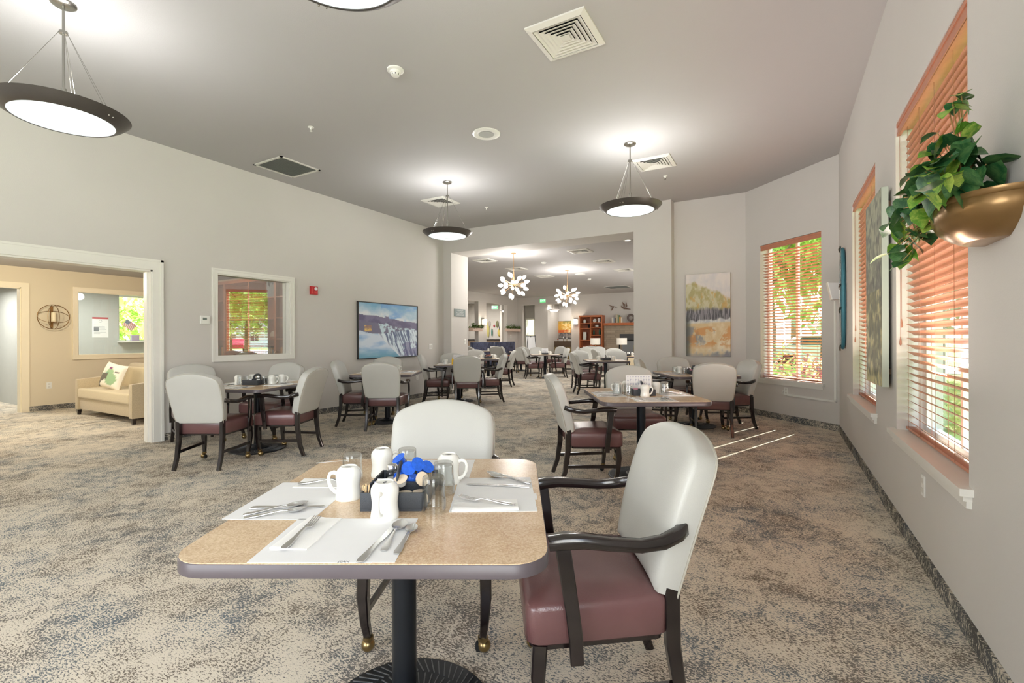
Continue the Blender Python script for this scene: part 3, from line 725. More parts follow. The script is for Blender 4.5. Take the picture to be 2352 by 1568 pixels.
def make_glass():
    r = thing('drinking_glass', 'glass', 'glass')
    out = [(.0355, 0), (.0362, .003), (.0372, .014), (.0372, .030), (.0350, .050), (.0335, .070), (.0330, .092), (.0325, .102), (.030, .1055), (.001, .1055)]
    inn = [(.001, .096), (.0290, .096), (.0308, .090), (.0312, .070), (.0328, .050), (.0350, .030), (.0350, .014), (.0342, .002)]
    MB().lathe(out, 32, cap=False).build('outer_wall', TUMBLER, r, smooth=50)
    MB().lathe(inn, 32, cap=False).build('inner_wall', TUMBLER, r, smooth=50)
    return r
def make_caddy():
    r = thing('condiment_caddy', 'caddy', 'caddy')
    W, D, H, t = .195, .25, .056, .006
    b = MB().box(-W / 2, W / 2, -D / 2, D / 2, 0, t).box(-W / 2, W / 2, -D / 2, -D / 2 + t, t, H).box(-W / 2, W / 2, D / 2 - t, D / 2, t, H)
    b.box(-W / 2, -W / 2 + t, -D / 2 + t, D / 2 - t, t, H).box(W / 2 - t, W / 2, -D / 2 + t, D / 2 - t, t, H)
    b.build('tray', BLACKP, r, bevel=.0012, smooth=30)
    MB().box(-.003, .003, -D / 2 + t, D / 2 - t, t, H - .004).box(-W / 2 + t, W / 2 - t, -.003, .003, t, H - .004).build('divider', BLACKP, r, smooth=0)
    pts = [(-.0, -.052, H - .01), (0, -.055, H + .03), (0, -.047, H + .042), (0, -.02, H + .055), (0, .02, H + .055), (0, .047, H + .042), (0, .055, H + .03), (0, .052, H - .01)]
    MB().sweep(pts, (.026, .006), (1, 0, 0)).build('handle', BLACKP, r, smooth=50)
    return r
def make_creamer(m, name='creamer_cup', cat='creamer'):
    r = thing(name, 'creamer', cat)
    MB().lathe([(.0125, 0), (.014, .002), (.0185, .020), (.019, .0215)], 20).build('cup', m, r, smooth=50)
    MB().lathe([(.001, .0215), (.0225, .0215), (.0228, .0225), (.001, .0228)], 20).build('foil_lid', m if m is BLUE else ORANGE, r, smooth=30)
    return r
def make_packet(m):
    r = thing('sweetener_packet', 'packet', 'packet'); mb = MB()
    for i in range(4):
        M = Matrix.Translation((0, i * .004, 0)) @ Matrix.Rotation(rad(-8 + 4 * i), 4, 'X')
        mb = MB().prism([(-.019, 0), (.019, 0), (.0195, .058), (-.0195, .058)], -.0007, .0007, M @ Matrix.Rotation(PI / 2, 4, 'X'))
        mb.build('packet_sheet', m, r, smooth=0)
    return r
def make_shaker():
    r = thing('salt_shaker', 'shaker', 'shaker')
    MB().lathe([(.017, 0), (.019, .003), (.0185, .05), (.016, .058), (.001, .058)], 16, cap=False).build('body', TUMBLER, r)
    MB().lathe([(.015, .002), (.0165, .004), (.0165, .034), (.001, .036)], 14).build('contents', CREAMW, r)
    MB().lathe([(.0165, .056), (.0178, .058), (.0178, .074), (.014, .080), (.001, .081)], 16).build('lid', STEEL, r)
    return r
def ribbon(mb, pts, widths, th):
    """flat bar following pts (y,z) with half widths, thickness th"""
    rings = []
    for i, (y, z) in enumerate(pts):
        a = pts[max(0, i - 1)]; b = pts[min(len(pts) - 1, i + 1)]; L = math.hypot(b[0] - a[0], b[1] - a[1]); ny, nz_ = -(b[1] - a[1]) / L, (b[0] - a[0]) / L
        w_ = widths[i]; t = th[i] / 2
        rings.append([(-w_, y - ny * t * .4, z - nz_ * t * .4), (0, y - ny * t, z - nz_ * t), (w_, y - ny * t * .4, z - nz_ * t * .4), (w_ * .96, y + ny * t * .6, z + nz_ * t * .6), (0, y + ny * t, z + nz_ * t), (-w_ * .96, y + ny * t * .6, z + nz_ * t * .6)])
    return mb.loft(rings)
HND = [(0, .0022), (.012, .0026), (.03, .0030), (.06, .0050), (.09, .0085), (.115, .0100), (.128, .0080)]
HW = [.0072, .0098, .0088, .0058, .0038, .0034, .0042]; HT = [.002, .0032, .003, .003, .003, .003, .003]
def make_spoon(L=.165, bw=.017, bl=.05):
    r = thing('spoon', 'spoon', 'spoon'); k = (L - bl) / .128
    ribbon(MB(), [(y * k, z) for y, z in HND], HW, HT).build('handle', STEEL, r, smooth=60)
    b = MB(); rows = 9; cols = 9; vs = []
    for i in range(rows + 1):
        u = i / rows; y = L - bl - .002 + u * (bl + .002); hw_ = bw * (math.sin(PI * (u * .93 + .05)) ** .62) * (1.04 - .12 * u)
        for j in range(cols + 1):
            q = j / cols * 2 - 1; depth = .008 * (1 - q * q) * math.sin(PI * min(1, u * 1.02))
            vs.append((q * hw_, y, .0085 + .003 * u - depth))
    fs = [(i * (cols + 1) + j, i * (cols + 1) + j + 1, (i + 1) * (cols + 1) + j + 1, (i + 1) * (cols + 1) + j) for i in range(rows) for j in range(cols)]
    n0 = len(vs); allv = vs + [(x, y, z - .0012) for x, y, z in vs]
    edge = [j for j in range(cols + 1)] + [i * (cols + 1) + cols for i in range(1, rows + 1)] + [rows * (cols + 1) + j for j in range(cols - 1, -1, -1)] + [i * (cols + 1) for i in range(rows - 1, 0, -1)]
    fs = fs + [tuple(n0 + k_ for k_ in f[::-1]) for f in fs] + [(edge[i], n0 + edge[i], n0 + edge[(i + 1) % len(edge)], edge[(i + 1) % len(edge)]) for i in range(len(edge))]
    b.add(allv, fs).build('bowl', STEEL, r, smooth=60)
    return r
def make_fork(L=.185):
    r = thing('fork', 'fork', 'fork'); k = .118 / .128
    ribbon(MB(), [(y * k, z) for y, z in HND], HW, HT).build('handle', STEEL, r, smooth=60)
    m = MB(); ribbon(m, [(.114, .0085), (.124, .006), (.134, .0045)], [.0042, .0100, .0118], [.003, .0022, .002])
    for q in (-.0095, -.0032, .0032, .0095):
        rings = []
        for y, z, w_ in ((.132, .0045, .0021), (.150, .0055, .0018), (.168, .0085, .0016), (L, .0130, .0008)):
            rings.append([(q - w_, y, z - .0008), (q + w_, y, z - .0008), (q + w_, y, z + .0008), (q - w_, y, z + .0008)])
        m.loft(rings)
    m.build('tines', STEEL, r, smooth=40)
    return r
def make_knife(L=.225):
    r = thing('table_knife', 'knife', 'knife')
    ribbon(MB(), [(0, .0025), (.01, .0028), (.05, .0028), (.09, .0028), (.108, .0028)], [.0085, .0105, .0085, .0065, .006], [.003, .005, .005, .005, .004]).build('handle', STEEL, r, smooth=60)
    MB().prism([(-.006, .106), (.006, .106), (.009, .135), (.0095, .18), (.006, .212), (.0, L), (-.006, .218), (-.007, .18), (-.0065, .12)], .0018, .0034).build('blade', STEEL, r, smooth=20)
    return r
def make_mat(w_, d_):
    r = MB().box(-w_ / 2, w_ / 2, -d_ / 2, d_ / 2, 0, .0009).build('placemat', PAPER, smooth=0); return tag(r, 'placemat', 'placemat')
def make_napkin(w_=.095, d_=.20):
    mb = MB(); rings = []
    for j in range(9):
        u = j / 8; y = -d_ / 2 + d_ * u
        prof = [(-w_ / 2, 0), (w_ / 2, 0), (w_ / 2, .0025), (w_ * .2, .0028), (0, .003), (-w_ * .25, .0055 + .001 * math.sin(u * 9)), (-w_ * .42, .007), (-w_ / 2, .004)]
        rings.append([(x + .0015 * math.sin(u * 7), y, z) for x, z in prof])
    o = mb.loft(rings).build('napkin', NAPKIN, smooth=50); return tag(o, 'napkin', 'napkin')
mug0, glass0, caddy0, shaker0 = make_mug(), make_glass(), make_caddy(), make_shaker()
cb0, cw0 = make_creamer(BLUE), make_creamer(CREAMW)
pk = {n: make_packet(m) for n, m in (('pink', PINK), ('green', GREENP), ('lavender', LAVP), ('white', PAPER))}
spoon0, tsp0, fork0, knife0 = make_spoon(.178, .021, .060), make_spoon(.165, .0165, .050), make_fork(), make_knife()
mat0, mat1, napkin0 = make_mat(.345, .265), make_mat(.30, .23), make_napkin()
def put(proto, p, rz, label, group): return place(proto, p, rad(rz), label, group)
def aim(proto, p, q, label, group, z):
    """lay cutlery from its handle end p towards its tip q"""
    rz = math.degrees(math.atan2(q[1] - p[1], q[0] - p[0])) - 90
    return place(proto, (p[0], p[1], z), rad(rz), label, group)
def creamer_pile(root_xy, z, rz, items, where, grp):
    for i, (proto, dx, dy, dz, rx, ry, r2, lab) in enumerate(items):
        c, s = math.cos(rad(rz)), math.sin(rad(rz))
        o = place(proto, (root_xy[0] + c * dx - s * dy, root_xy[1] + s * dx + c * dy, z + dz), 0, lab + ' ' + where, grp)
        o.rotation_euler = (rad(rx), rad(ry), rad(r2 + rz))

# ---- the nearest table
T0 = (-1.087, 1.176)
table(tableA, T0, 28.9, 'nearest square table, sandy speckled top laid for four with white mats')
chair((-1.336, 1.632), 299.0, 'armchair facing the camera across the far side of the nearest table')
chair((-0.615, 1.606), 212, 'largest armchair, right of the nearest table, seen from its side')
G = 'table things on the nearest table'
N = 'nearest table'
put(mat0, (-0.995, 0.844, TZ), 29.5, 'white paper placemat along the camera-side edge of the ' + N, 'placemats on the nearest table')
put(mat0, (-1.368, 0.978, TZ), 118, 'white paper placemat at the left edge of the ' + N, 'placemats on the nearest table')
put(mat0, (-0.837, 1.342, TZ), 121, 'white paper placemat at the right edge of the ' + N, 'placemats on the nearest table')
put(mat0, (-1.221, 1.467, TZ), 29.5, 'white paper placemat at the far edge of the ' + N + ', behind the mugs', 'placemats on the nearest table')
zc = TZ + .001
put(napkin0, (-1.100, 0.823, zc), 26, 'folded paper napkin under the fork on the camera-side placemat', 'folded napkins on the nearest table')
put(napkin0, (-1.415, 1.135, zc), -62, 'folded paper napkin on the left placemat beside an upturned mug', 'folded napkins on the nearest table')
put(napkin0, (-0.797, 1.227, zc), 122, 'folded paper napkin under the fork on the right placemat', 'folded napkins on the nearest table')
CU = 'cutlery on the nearest table'
aim(fork0, (-1.055, 0.719), (-1.158, 0.920), 'steel fork on the napkin, left side of the camera-side placemat', CU, zc + .0062)
aim(knife0, (-0.848, 0.770), (-0.929, 0.967), 'steel knife left of the two spoons on the camera-side placemat', CU, zc)
aim(spoon0, (-0.843, 0.840), (-0.931, 1.009), 'large round-bowled spoon between knife and teaspoon, camera-side placemat', CU, zc)
aim(tsp0, (-0.803, 0.843), (-0.889, 1.014), 'teaspoon farthest right on the camera-side placemat', CU, zc)
aim(knife0, (-1.412, 0.856), (-1.224, 0.973), 'steel knife lying across the left placemat above two spoons', CU, zc)
aim(spoon0, (-1.377, 0.810), (-1.303, 0.938), 'large spoon on the left placemat, next to the knife', CU, zc)
aim(tsp0, (-1.351, 0.797), (-1.265, 0.905), 'teaspoon nearest the camera on the left placemat', CU, zc)
aim(fork0, (-1.483, 1.068), (-1.362, 1.187), 'steel fork on the napkin of the left placemat, partly behind a mug', CU, zc + .0062)
aim(knife0, (-0.760, 1.451), (-0.968, 1.369), 'steel knife below the spoons on the right placemat', CU, zc)
aim(spoon0, (-0.770, 1.479), (-0.952, 1.487), 'large spoon crossing above the knife on the right placemat', CU, zc + .004)
aim(tsp0, (-0.807, 1.506), (-0.971, 1.510), 'teaspoon farthest from the camera on the right placemat', CU, zc)
aim(fork0, (-0.711, 1.258), (-0.903, 1.219), 'steel fork on the napkin of the right placemat', CU, zc + .0062)
MG = 'upturned white mugs'; GG = 'upturned drinking glasses'
put(mug0, (-1.227, 1.070, TZ), 205, 'upturned white mug on the nearest table, left of the black caddy', MG)
put(mug0, (-1.003, 1.007, TZ), 297, 'upturned white mug in front of the black caddy, handle towards the camera', MG)
put(mug0, (-1.315, 1.306, TZ), 60, 'upturned white mug behind the black caddy on the nearest table, left of a glass', MG)
put(mug0, (-1.041, 1.359, TZ), 20, 'upturned white mug behind the glasses, right of the blue creamers', MG)
put(glass0, (-0.910, 1.114, TZ), 0, 'upturned clear glass nearest the camera, right of the black caddy', GG)
put(glass0, (-0.983, 1.256, TZ), 0, 'upturned clear glass behind the nearest glass, in front of a mug', GG)
put(glass0, (-1.227, 1.349, TZ), 0, 'upturned clear glass behind the blue creamers on the nearest table', GG)
put(glass0, (-1.346, 1.190, TZ), 0, 'upturned clear glass behind the leftmost mug on the nearest table', GG)
C0 = (-1.077, 1.158)
put(caddy0, (C0[0], C0[1], TZ), 29.7, 'black condiment caddy filled with blue creamers on the nearest table', 'condiment caddies')
for dx, dy, w_ in ((-.055, .085, 'left-hand'), (-.02, .088, 'right-hand')):
    c, s = math.cos(rad(29.7)), math.sin(rad(29.7))
    put(shaker0, (C0[0] + c * dx - s * dy, C0[1] + s * dx + c * dy, TZ + .006), 0, w_ + ' steel-lidded glass shaker at the back of the nearest black caddy', 'shakers')
z6 = TZ + .006
creamer_pile(C0, z6, 29.7, [
    (cb0, .020, -.01, .085, 55, 20, 10, 'blue creamer cup with its lid tipped towards the camera,'),
    (cb0, -.002, .012, .104, 20, -30, 0, 'topmost blue creamer cup, lid facing right,'),
    (cb0, .040, .004, .096, 60, 25, 30, 'blue creamer cup showing a printed lid,'),
    (cb0, .010, -.035, .062, -60, 10, 40, 'blue creamer cup lying on its side low in the pile,'),
    (cb0, .070, .020, .078, 30, 40, 0, 'rightmost blue creamer cup of the pile,'),
    (cb0, .055, .045, .060, 20, 10, 0, 'rearmost blue creamer cup of the pile,'),
    (cb0, .030, .035, .055, 200, 10, 0, 'blue creamer cup half buried behind the others,')], 'in the nearest black caddy', 'blue creamer cups')
creamer_pile(C0, z6, 29.7, [
    (cw0, .012, -.050, .052, 25, -10, 0, 'white creamer cup with orange lid under the blue ones,'),
    (cw0, .062, -.030, .060, 60, 40, 20, 'white creamer cup with orange lid leaning right,'),
    (cw0, .035, -.095, .020, 80, 0, 20, 'white creamer cup lying at the front wall,'),
    (cw0, .070, -.092, .022, 100, 20, 60, 'white creamer cup at the front right corner,'),
    (cw0, .022, -.060, .008, 0, 0, 0, 'white creamer cup upright at the bottom of the tray,'),
    (cw0, .068, -.050, .008, 0, 0, 0, 'white creamer cup at the bottom beside the right wall,')], 'in the nearest black caddy', 'white creamer cups')
def pkt(kind, cxy, dx, dy, z, lab, rz=29.7, grp='sweetener packets'):
    c, s = math.cos(rad(rz)), math.sin(rad(rz))
    return put(pk[kind], (cxy[0] + c * dx - s * dy, cxy[1] + s * dx + c * dy, z), rz, lab, grp)
for kind, dx, dy, lab in (('lavender', -.060, -.045, 'lavender sweetener packets standing in the nearest caddy, behind the front mug'),
                      ('white', -.045, -.085, 'white sugar packets at the front left of the nearest caddy'),
                      ('lavender', -.055, -.068, 'lavender sweetener packets between two white bundles in the nearest caddy'),
                      ('white', -.058, -.015, 'white sugar packets before the shakers in the nearest caddy')):
    pkt(kind, C0, dx, dy, z6, lab)
def toothpicks(p, label):
    r = thing('toothpick_bundle', label, 'toothpicks', p); m = MB(); rnd = random.Random(3)
    for k in range(14):
        a, b = rnd.uniform(-.012, .012), rnd.uniform(-.012, .012); m.tube([(a * .4, b * .4, 0), (a, b, .068)], .0011, 4)
    m.build('picks', mat('birch', (226, 196, 150), .6), r); return r
c_, s_ = math.cos(rad(29.7)), math.sin(rad(29.7))
toothpicks((C0[0] + c_ * -.085 - s_ * -.10, C0[1] + s_ * -.085 + c_ * -.10, z6), 'bundle of wooden picks at the front left corner of the nearest black caddy')
toothpicks((C0[0] + c_ * .075 - s_ * .095, C0[1] + s_ * .075 + c_ * .095, z6), 'bundle of clear-tipped picks at the far right corner of the nearest black caddy')
tp = MB().box(-.045, .045, -.006, .006, 0, .0006).build('name_tape', PAPER, smooth=0, loc=(-0.866, 0.768, TZ), rz=rad(29)); tag(tp, 'strip of clear name tape at the camera-side edge of the nearest table', 'tape')
text('printed_name', 'JEAN', .012, INK, Matrix.Translation((-.022, 0, .0008)), tp, .0001)
tp2 = MB().box(-.03, .03, -.006, .006, 0, .0006).build('name_tape', PAPER, smooth=0, loc=(-0.701, 1.377, TZ), rz=rad(120)); tag(tp2, 'short strip of name tape at the right edge of the nearest table', 'tape')
tp3 = MB().box(-.06, .06, -.004, .004, 0, .0006).build('name_tape', PAPER, smooth=0, loc=(-1.652, 1.351, TZ), rz=rad(50)); tag(tp3, 'strip of white tape at the far left corner of the nearest table', 'tape')

# ---- generic table dressing: local coordinates turned with the table
def L2W(xy, rz, dx, dy):
    c, s = math.cos(rad(rz)), math.sin(rad(rz)); return (xy[0] + c * dx - s * dy, xy[1] + s * dx + c * dy)
SIDES = {'camera-side': (0, -1), 'far': (0, 1), 'left': (-1, 0), 'right': (1, 0)}
def dress(xy, rz, T, hw_, hd, mats, mugs, glasses, cutlery=True, caddy=True, contents='blue', small=False):
    if caddy: put(caddy0, (xy[0], xy[1], TZ), rz, 'black condiment caddy on the ' + T, 'condiment caddies')
    for s in mats:
        dx, dy = SIDES[s]; md = .115 if small else .135
        p = L2W(xy, rz, dx * (hw_ - md - .02), dy * (hd - md - .02)); r = rz + {'camera-side': 0, 'far': 180, 'left': -90, 'right': 90}[s]
        put(mat1 if small else mat0, (p[0], p[1], TZ), r, 'white placemat at the %s edge of the %s' % (s, T), 'placemats on the ' + T)
        if not cutlery: continue
        def q(a, b): return L2W(p, r, a, b)
        n = put(napkin0, (*q(-.105, .0), zc), r + 3, 'folded napkin on the %s placemat of the %s' % (s, T), 'napkins on the ' + T)
        aim(fork0, q(-.10, -.10), q(-.115, .08), 'steel fork on the napkin, %s placemat of the %s' % (s, T), 'cutlery on the ' + T, zc + .0062)
        aim(knife0, q(.06, -.115), q(.06, .11), 'steel knife on the %s placemat of the %s' % (s, T), 'cutlery on the ' + T, zc)
        aim(spoon0, q(.095, -.10), q(.095, .08), 'large spoon on the %s placemat of the %s' % (s, T), 'cutlery on the ' + T, zc)
        aim(tsp0, q(.13, -.10), q(.13, .07), 'teaspoon on the %s placemat of the %s' % (s, T), 'cutlery on the ' + T, zc)
    for dx, dy, hr, lab in mugs:
        p = L2W(xy, rz, dx, dy); put(mug0, (p[0], p[1], TZ), rz + hr, 'upturned white mug, %s the caddy on the %s' % (lab, T), MG)
    for dx, dy, lab in glasses:
        p = L2W(xy, rz, dx, dy); put(glass0, (p[0], p[1], TZ), rz, 'upturned clear glass, %s the caddy on the %s' % (lab, T), GG)
    if caddy and not small:
        for dx, w_ in ((-.055, 'left-hand'), (-.018, 'right-hand')):
            p = L2W(xy, rz, dx, .085); put(shaker0, (p[0], p[1], z6), 0, '%s glass shaker in the caddy on the %s' % (w_, T), 'shakers')
        for kind, dx, dy in (('pink', -.06, -.05), ('green', .05, -.06)) if contents != 'plain' else (('white', -.06, -.05), ('white', .05, -.06)):
            pkt(kind, xy, dx, dy, z6, kind + ' sweetener packets in the caddy on the %s, %s half' % (T, 'left' if dx < 0 else 'right'), rz)
        if contents == 'blue':
            creamer_pile(xy, z6, rz, [(cb0, .055, .03, .05, 40, 20, 0, 'upper blue creamer cup'), (cb0, .03, .05, .036, 10, 10, 0, 'left blue creamer cup'), (cb0, .07, .06, .04, 30, -20, 0, 'right blue creamer cup')], 'in the caddy on the ' + T, 'blue creamer cups')
    elif caddy:
        pkt('pink', xy, -.05, 0, z6, 'pink packets in the caddy on the ' + T, rz); pkt('white', xy, .05, 0, z6, 'white packets in the caddy on the ' + T, rz)
def menu(xy, z, rz, label, w_=.20, h_=.13):
    r = thing('menu_card', label, 'menu', (xy[0], xy[1], z), rad(rz))
    MB().box(-w_ / 2, w_ / 2, -.0008, .0008, 0, h_, Matrix.Rotation(rad(-6), 4, 'X')).build('sheet', PAPER, r, smooth=0)
    ln = MB(); rnd = random.Random(9)
    for k in range(9):
        x = -w_ / 2 + .02 + k * (w_ - .04) / 8
        for j in range(7):
            z_ = h_ - .016 - j * .012; ww = rnd.uniform(.002, .008)
            ln.box(x - ww, x + ww, -.0016, -.0009, z_ - .0018, z_ + .0018, Matrix.Rotation(rad(-6), 4, 'X'))
    ln.build('print', mat('menu_print', (120, 124, 160), .7), r, smooth=0); return r

# ---- second nearest table, right of centre
T5 = (-1.116, 4.348); n5 = 'table behind the largest armchair'
table(tableB, T5, 29.7, 'polished table behind the largest armchair, menu standing in its caddy')
dress(T5, 29.7, n5, .455, .535, ['camera-side', 'left', 'right', 'far'],
      [(-.185, .10, 150, 'left rear of'), (-.01, -.165, 0, 'camera side of'), (.165, .08, 30, 'right rear of'), (-.09, .2, 90, 'far side of')],
      [(-.215, .02, 'far left of'), (-.145, -.10, 'left front of'), (.20, -.02, 'close right of'), (.25, .10, 'farthest right of')], contents='pink')
menu(L2W(T5, 29.7, -.02, .0), TZ + .03, 29.7, 'printed white menu standing in the caddy behind the largest armchair', .235, .145)
chair((-1.508, 4.056), 33, 'armchair facing right at the left side of the ' + n5)
chair((-1.354, 5.018), 297, 'armchair facing the camera at the far side of the ' + n5)
# ---- table below the library window
T2 = (-5.263, 3.272); n2 = 'table under the library window'
table(tableB, T2, 20, 'laid table in front of the white-framed library window')
dress(T2, 20, n2, .455, .535, ['camera-side', 'right', 'far', 'left'],
      [(-.20, -.06, 150, 'left front of'), (-.15, .10, 90, 'left rear of'), (.17, .02, 30, 'right of'), (.21, .14, 30, 'right rear of')],
      [(-.13, -.11, 'left front of'), (-.115, -.02, 'close left of'), (.12, -.04, 'close right of'), (.14, .12, 'far right of')], contents='plain')
chair((-5.070, 2.703), 120, 'armchair with its back to the camera, left front of the ' + n2)
chair((-4.875, 3.379), 206, 'armchair facing left at the right side of the ' + n2)
chair((-5.777, 3.750), 285, 'armchair facing the camera between the library window and its table')
chair((-6.217, 3.108), 345, 'armchair mostly hidden at the left end of the ' + n2)
# ---- table below the waterfall picture
T3 = (-5.260, 5.346); n3 = 'table under the waterfall picture'
table(tableA, T3, 30, 'laid table in front of the framed waterfall picture')
dress(T3, 30, n3, .455, .475, ['left', 'right', 'camera-side'], [(-.13, -.14, 200, 'left front of'), (-.13, .14, 120, 'left rear of'), (.12, .15, 30, 'right rear of')], [(.14, .02, 'right of'), (-.12, 0, 'left of')], contents='plain')
chair((-5.474, 5.005), 36, 'armchair facing right at the left side of the ' + n3)
chair((-4.908, 4.971), 121, 'armchair with its back to the camera, in front of the ' + n3)
chair((-5.884, 5.854), 298, 'armchair against the wall directly under the waterfall picture')
# ---- table by the pillar with the sign
T4 = (-5.670, 7.760); n4 = 'table beside the sign pillar'
table(tableA, T4, 30, 'laid table in front of the pillar with the grey sign')
dress(T4, 30, n4, .455, .475, ['left', 'right'], [(-.26, -.02, 180, 'far left of'), (.14, -.14, 20, 'right front of')], [(.14, .1, 'right of')], cutlery=False, contents='plain')
menu(L2W(T4, 30, -.0, .0), TZ + .06, 30, 'white menu card standing on the ' + n4, .22, .13)
yb = thing('yellow_bottle', 'small yellow squeeze bottle on the ' + n4, 'bottle', (*L2W(T4, 30, -.12, -.05), TZ))
MB().lathe([(.02, 0), (.021, .005), (.021, .09), (.01, .115), (.004, .14)], 12).build('body', mat('mustard_yellow', (236, 190, 40), .4), yb)
chair((-5.920, 7.411), 35, 'armchair facing right between the waterfall picture and the sign pillar')
chair((-5.241, 7.452), 124, 'armchair with its back to the camera, in front of the ' + n4)
chair((-5.151, 8.021), 219, 'armchair facing left at the right side of the ' + n4)
chair((-6.074, 8.025), 302, 'armchair at the wall corner behind the ' + n4)
# ---- table below the landscape painting
T6 = (-1.084, 7.187); n6 = 'table under the landscape painting'
table(tableB, T6, 30, 'table in front of the landscape painting, blue creamers in its caddy')
dress(T6, 30, n6, .455, .535, ['left', 'camera-side', 'right'], [(-.2, .02, 180, 'left of'), (.15, -.12, 20, 'right front of')],
      [(-.27, .02, 'farthest left of'), (-.17, -.1, 'left front of'), (-.15, .12, 'left rear of'), (.16, .1, 'right rear of')], contents='blue')
chair((-0.811, 6.790), 104, 'armchair with its back to the camera, in front of the ' + n6)
chair((-0.662, 7.336), 212, 'armchair facing left beside the angled window')
chair((-1.366, 7.763), 302, 'armchair against the wall directly under the landscape painting')
chair((-1.515, 7.137), 8, 'armchair facing right at the left end of the ' + n6)

# ---- tables in the far dining room
def far_table(xy, proto, label, short, mugs=3, card=False):
    table(proto, xy, 29.7, label)
    dress(xy, 29.7, short, .455, .475, ['left', 'right'], [(-.17, -.06, 180, 'left of'), (.16, -.06, 20, 'right of'), (.1, .16, 60, 'behind')][:mugs], [(-.15, .08, 'left rear of')], cutlery=False, small=True)
    if card: menu(xy, TZ + .05, 29.7, 'white menu card standing on the ' + short, .2, .14)
far_table((-3.516, 10.543), tableB, 'nearest table of the far room, seen right of centre through the opening', 'nearest far-room table')
far_table((-6.520, 13.549), tableB, 'central table of the far room, below the chandeliers', 'central far-room table', card=True)
far_table((-6.584, 10.290), tableA, 'far-room table at the left of the opening, behind the sign-pillar table', 'left far-room table')
far_table((-3.817, 13.250), tableA, 'far-room table at the right edge of the opening, below the fireplace', 'right far-room table')
far_table((-6.332, 16.650), tableA, 'far-room table in front of the tall cherry bookcase', 'bookcase-side table', 2, True)
far_table((-10.307, 16.455), tableA, 'far-room table in front of the navy booth', 'booth-side table', 2, True)
far_table((-8.813, 16.156), tableA, 'far-room table in front of the white board easel', 'easel-side table', 2)
FG = 'armchairs in the far dining room'
for p, h_, lab in (((-3.815, 10.200), 34, 'armchair facing right at the left of the nearest far-room table'),
                   ((-4.259, 11.098), 315, 'armchair facing the camera behind the nearest far-room table'),
                   ((-3.546, 11.504), 290, 'armchair behind the right half of the nearest far-room table'),
                   ((-6.775, 13.289), 35, 'armchair facing right at the left of the central far-room table'),
                   ((-6.231, 13.830), 214, 'armchair facing left at the right of the central far-room table'),
                   ((-7.181, 14.324), 300, 'armchair facing the camera behind the central far-room table'),
                   ((-7.413, 16.264), 250, 'armchair far behind the central far-room table, to its right'),
                   ((-6.587, 15.584), 200, 'armchair in front of the credenza painting, facing left'),
                   ((-8.207, 15.235), 110, 'armchair with its back to the camera at the easel-side table'),
                   ((-9.111, 15.871), 40, 'armchair facing right between the booth and the easel'),
                   ((-7.394, 10.864), 302, 'warm-lit armchair just right of the sign pillar, facing the camera'),
                   ((-6.437, 10.719), 200, 'armchair facing left at the left far-room table'),
                   ((-9.806, 14.668), 60, 'armchair with its back to the camera before the booth, left'),
                   ((-9.650, 15.908), 100, 'armchair with its back to the camera before the booth, right'),
                   ((-4.276, 13.793), 300, 'armchair facing the camera behind the right far-room table'),
                   ((-4.376, 13.161), 40, 'armchair at the left of the right far-room table'),
                   ((-5.681, 16.216), 290, 'armchair facing the camera before the cherry bookcase, right'),
                   ((-6.054, 15.658), 130, 'armchair turned away beside the bookcase-side table'),
                   ((-6.480, 17.717), 300, 'farthest armchair, between the two table lamps')):
    chair(p, h_, lab, FG)

# frosted pendant glass: lets the three bulbs above it glow through
FROST, t_, b_ = nodes('frosted_lamp_glass'); b_.inputs['Base Color'].default_value = lin((226, 232, 232)); b_.inputs['Emission Color'].default_value = lin((225, 235, 238)); b_.inputs['Emission Strength'].default_value = 0.55
n_ = noise(t_, t_.nodes.new('ShaderNodeTexCoord').outputs['Object'], 3, 1)
tl_ = t_.nodes.new('ShaderNodeBsdfTranslucent'); tl_.inputs[0].default_value = (.035, .038, .038, 1); mx_ = t_.nodes.new('ShaderNodeAddShader')
t_.links.new(b_.outputs[0], mx_.inputs[0]); t_.links.new(tl_.outputs[0], mx_.inputs[1]); t_.links.new(mx_.outputs[0], t_.nodes['Material Output'].inputs[0])

# ================================================================== ceiling fittings
def make_pendant():
    r = thing('pendant_light', 'pendant', 'pendant light')          # origin at the ceiling
    zc = -.785
    MB().lathe([(.075, 0), (.075, -.012), (.06, -.022), (.012, -.026)], 24).build('canopy', CHROME, r)
    MB().lathe([(.0085, -.02), (.0085, -.62), (.017, -.622), (.017, -.715), (.03, -.72), (.03, -.735)], 14).build('stem', CHROME, r)
    MB().lathe([(.012, -.205), (.026, -.207), (.026, -.225), (.012, -.228)], 14).build('collar', CHROME, r)
    MB().lathe([(.386, zc), (.380, zc - .006), (.345, zc - .038), (.300, zc - .066), (.292, zc - .066), (.292, zc - .058), (.338, zc - .030), (.372, zc + .001), (.386, zc)], 64, cap=False).build('rim', PEWTER, r, smooth=60)
    g = MB().lathe([(.001, zc - .098), (.08, zc - .096), (.16, zc - .090), (.24, zc - .078), (.292, zc - .062)], 64, cap=False).build('diffuser', FROST, r, smooth=60)
    MB().lathe([(.02, zc + .05), (.02, zc - .03), (.05, zc - .04), (.05, zc - .048)], 14).build('lamp_holder', CHROME, r)
    for k in range(3):
        for q in (-.05, .05):
            a = 2 * PI * k / 3 + .5 + q; w_ = MB().tube([(.024 * math.cos(a), .024 * math.sin(a), -.215), (.335 * math.cos(a), .335 * math.sin(a), zc - .022)], .0016, 5)
            w_.build('suspension_wire', CHROME, r)
            MB().sphere((.348 * math.cos(a), .348 * math.sin(a), zc - .040), .006, 8, 6).build('rim_screw', CHROME, r)
    return r
pend = make_pendant()
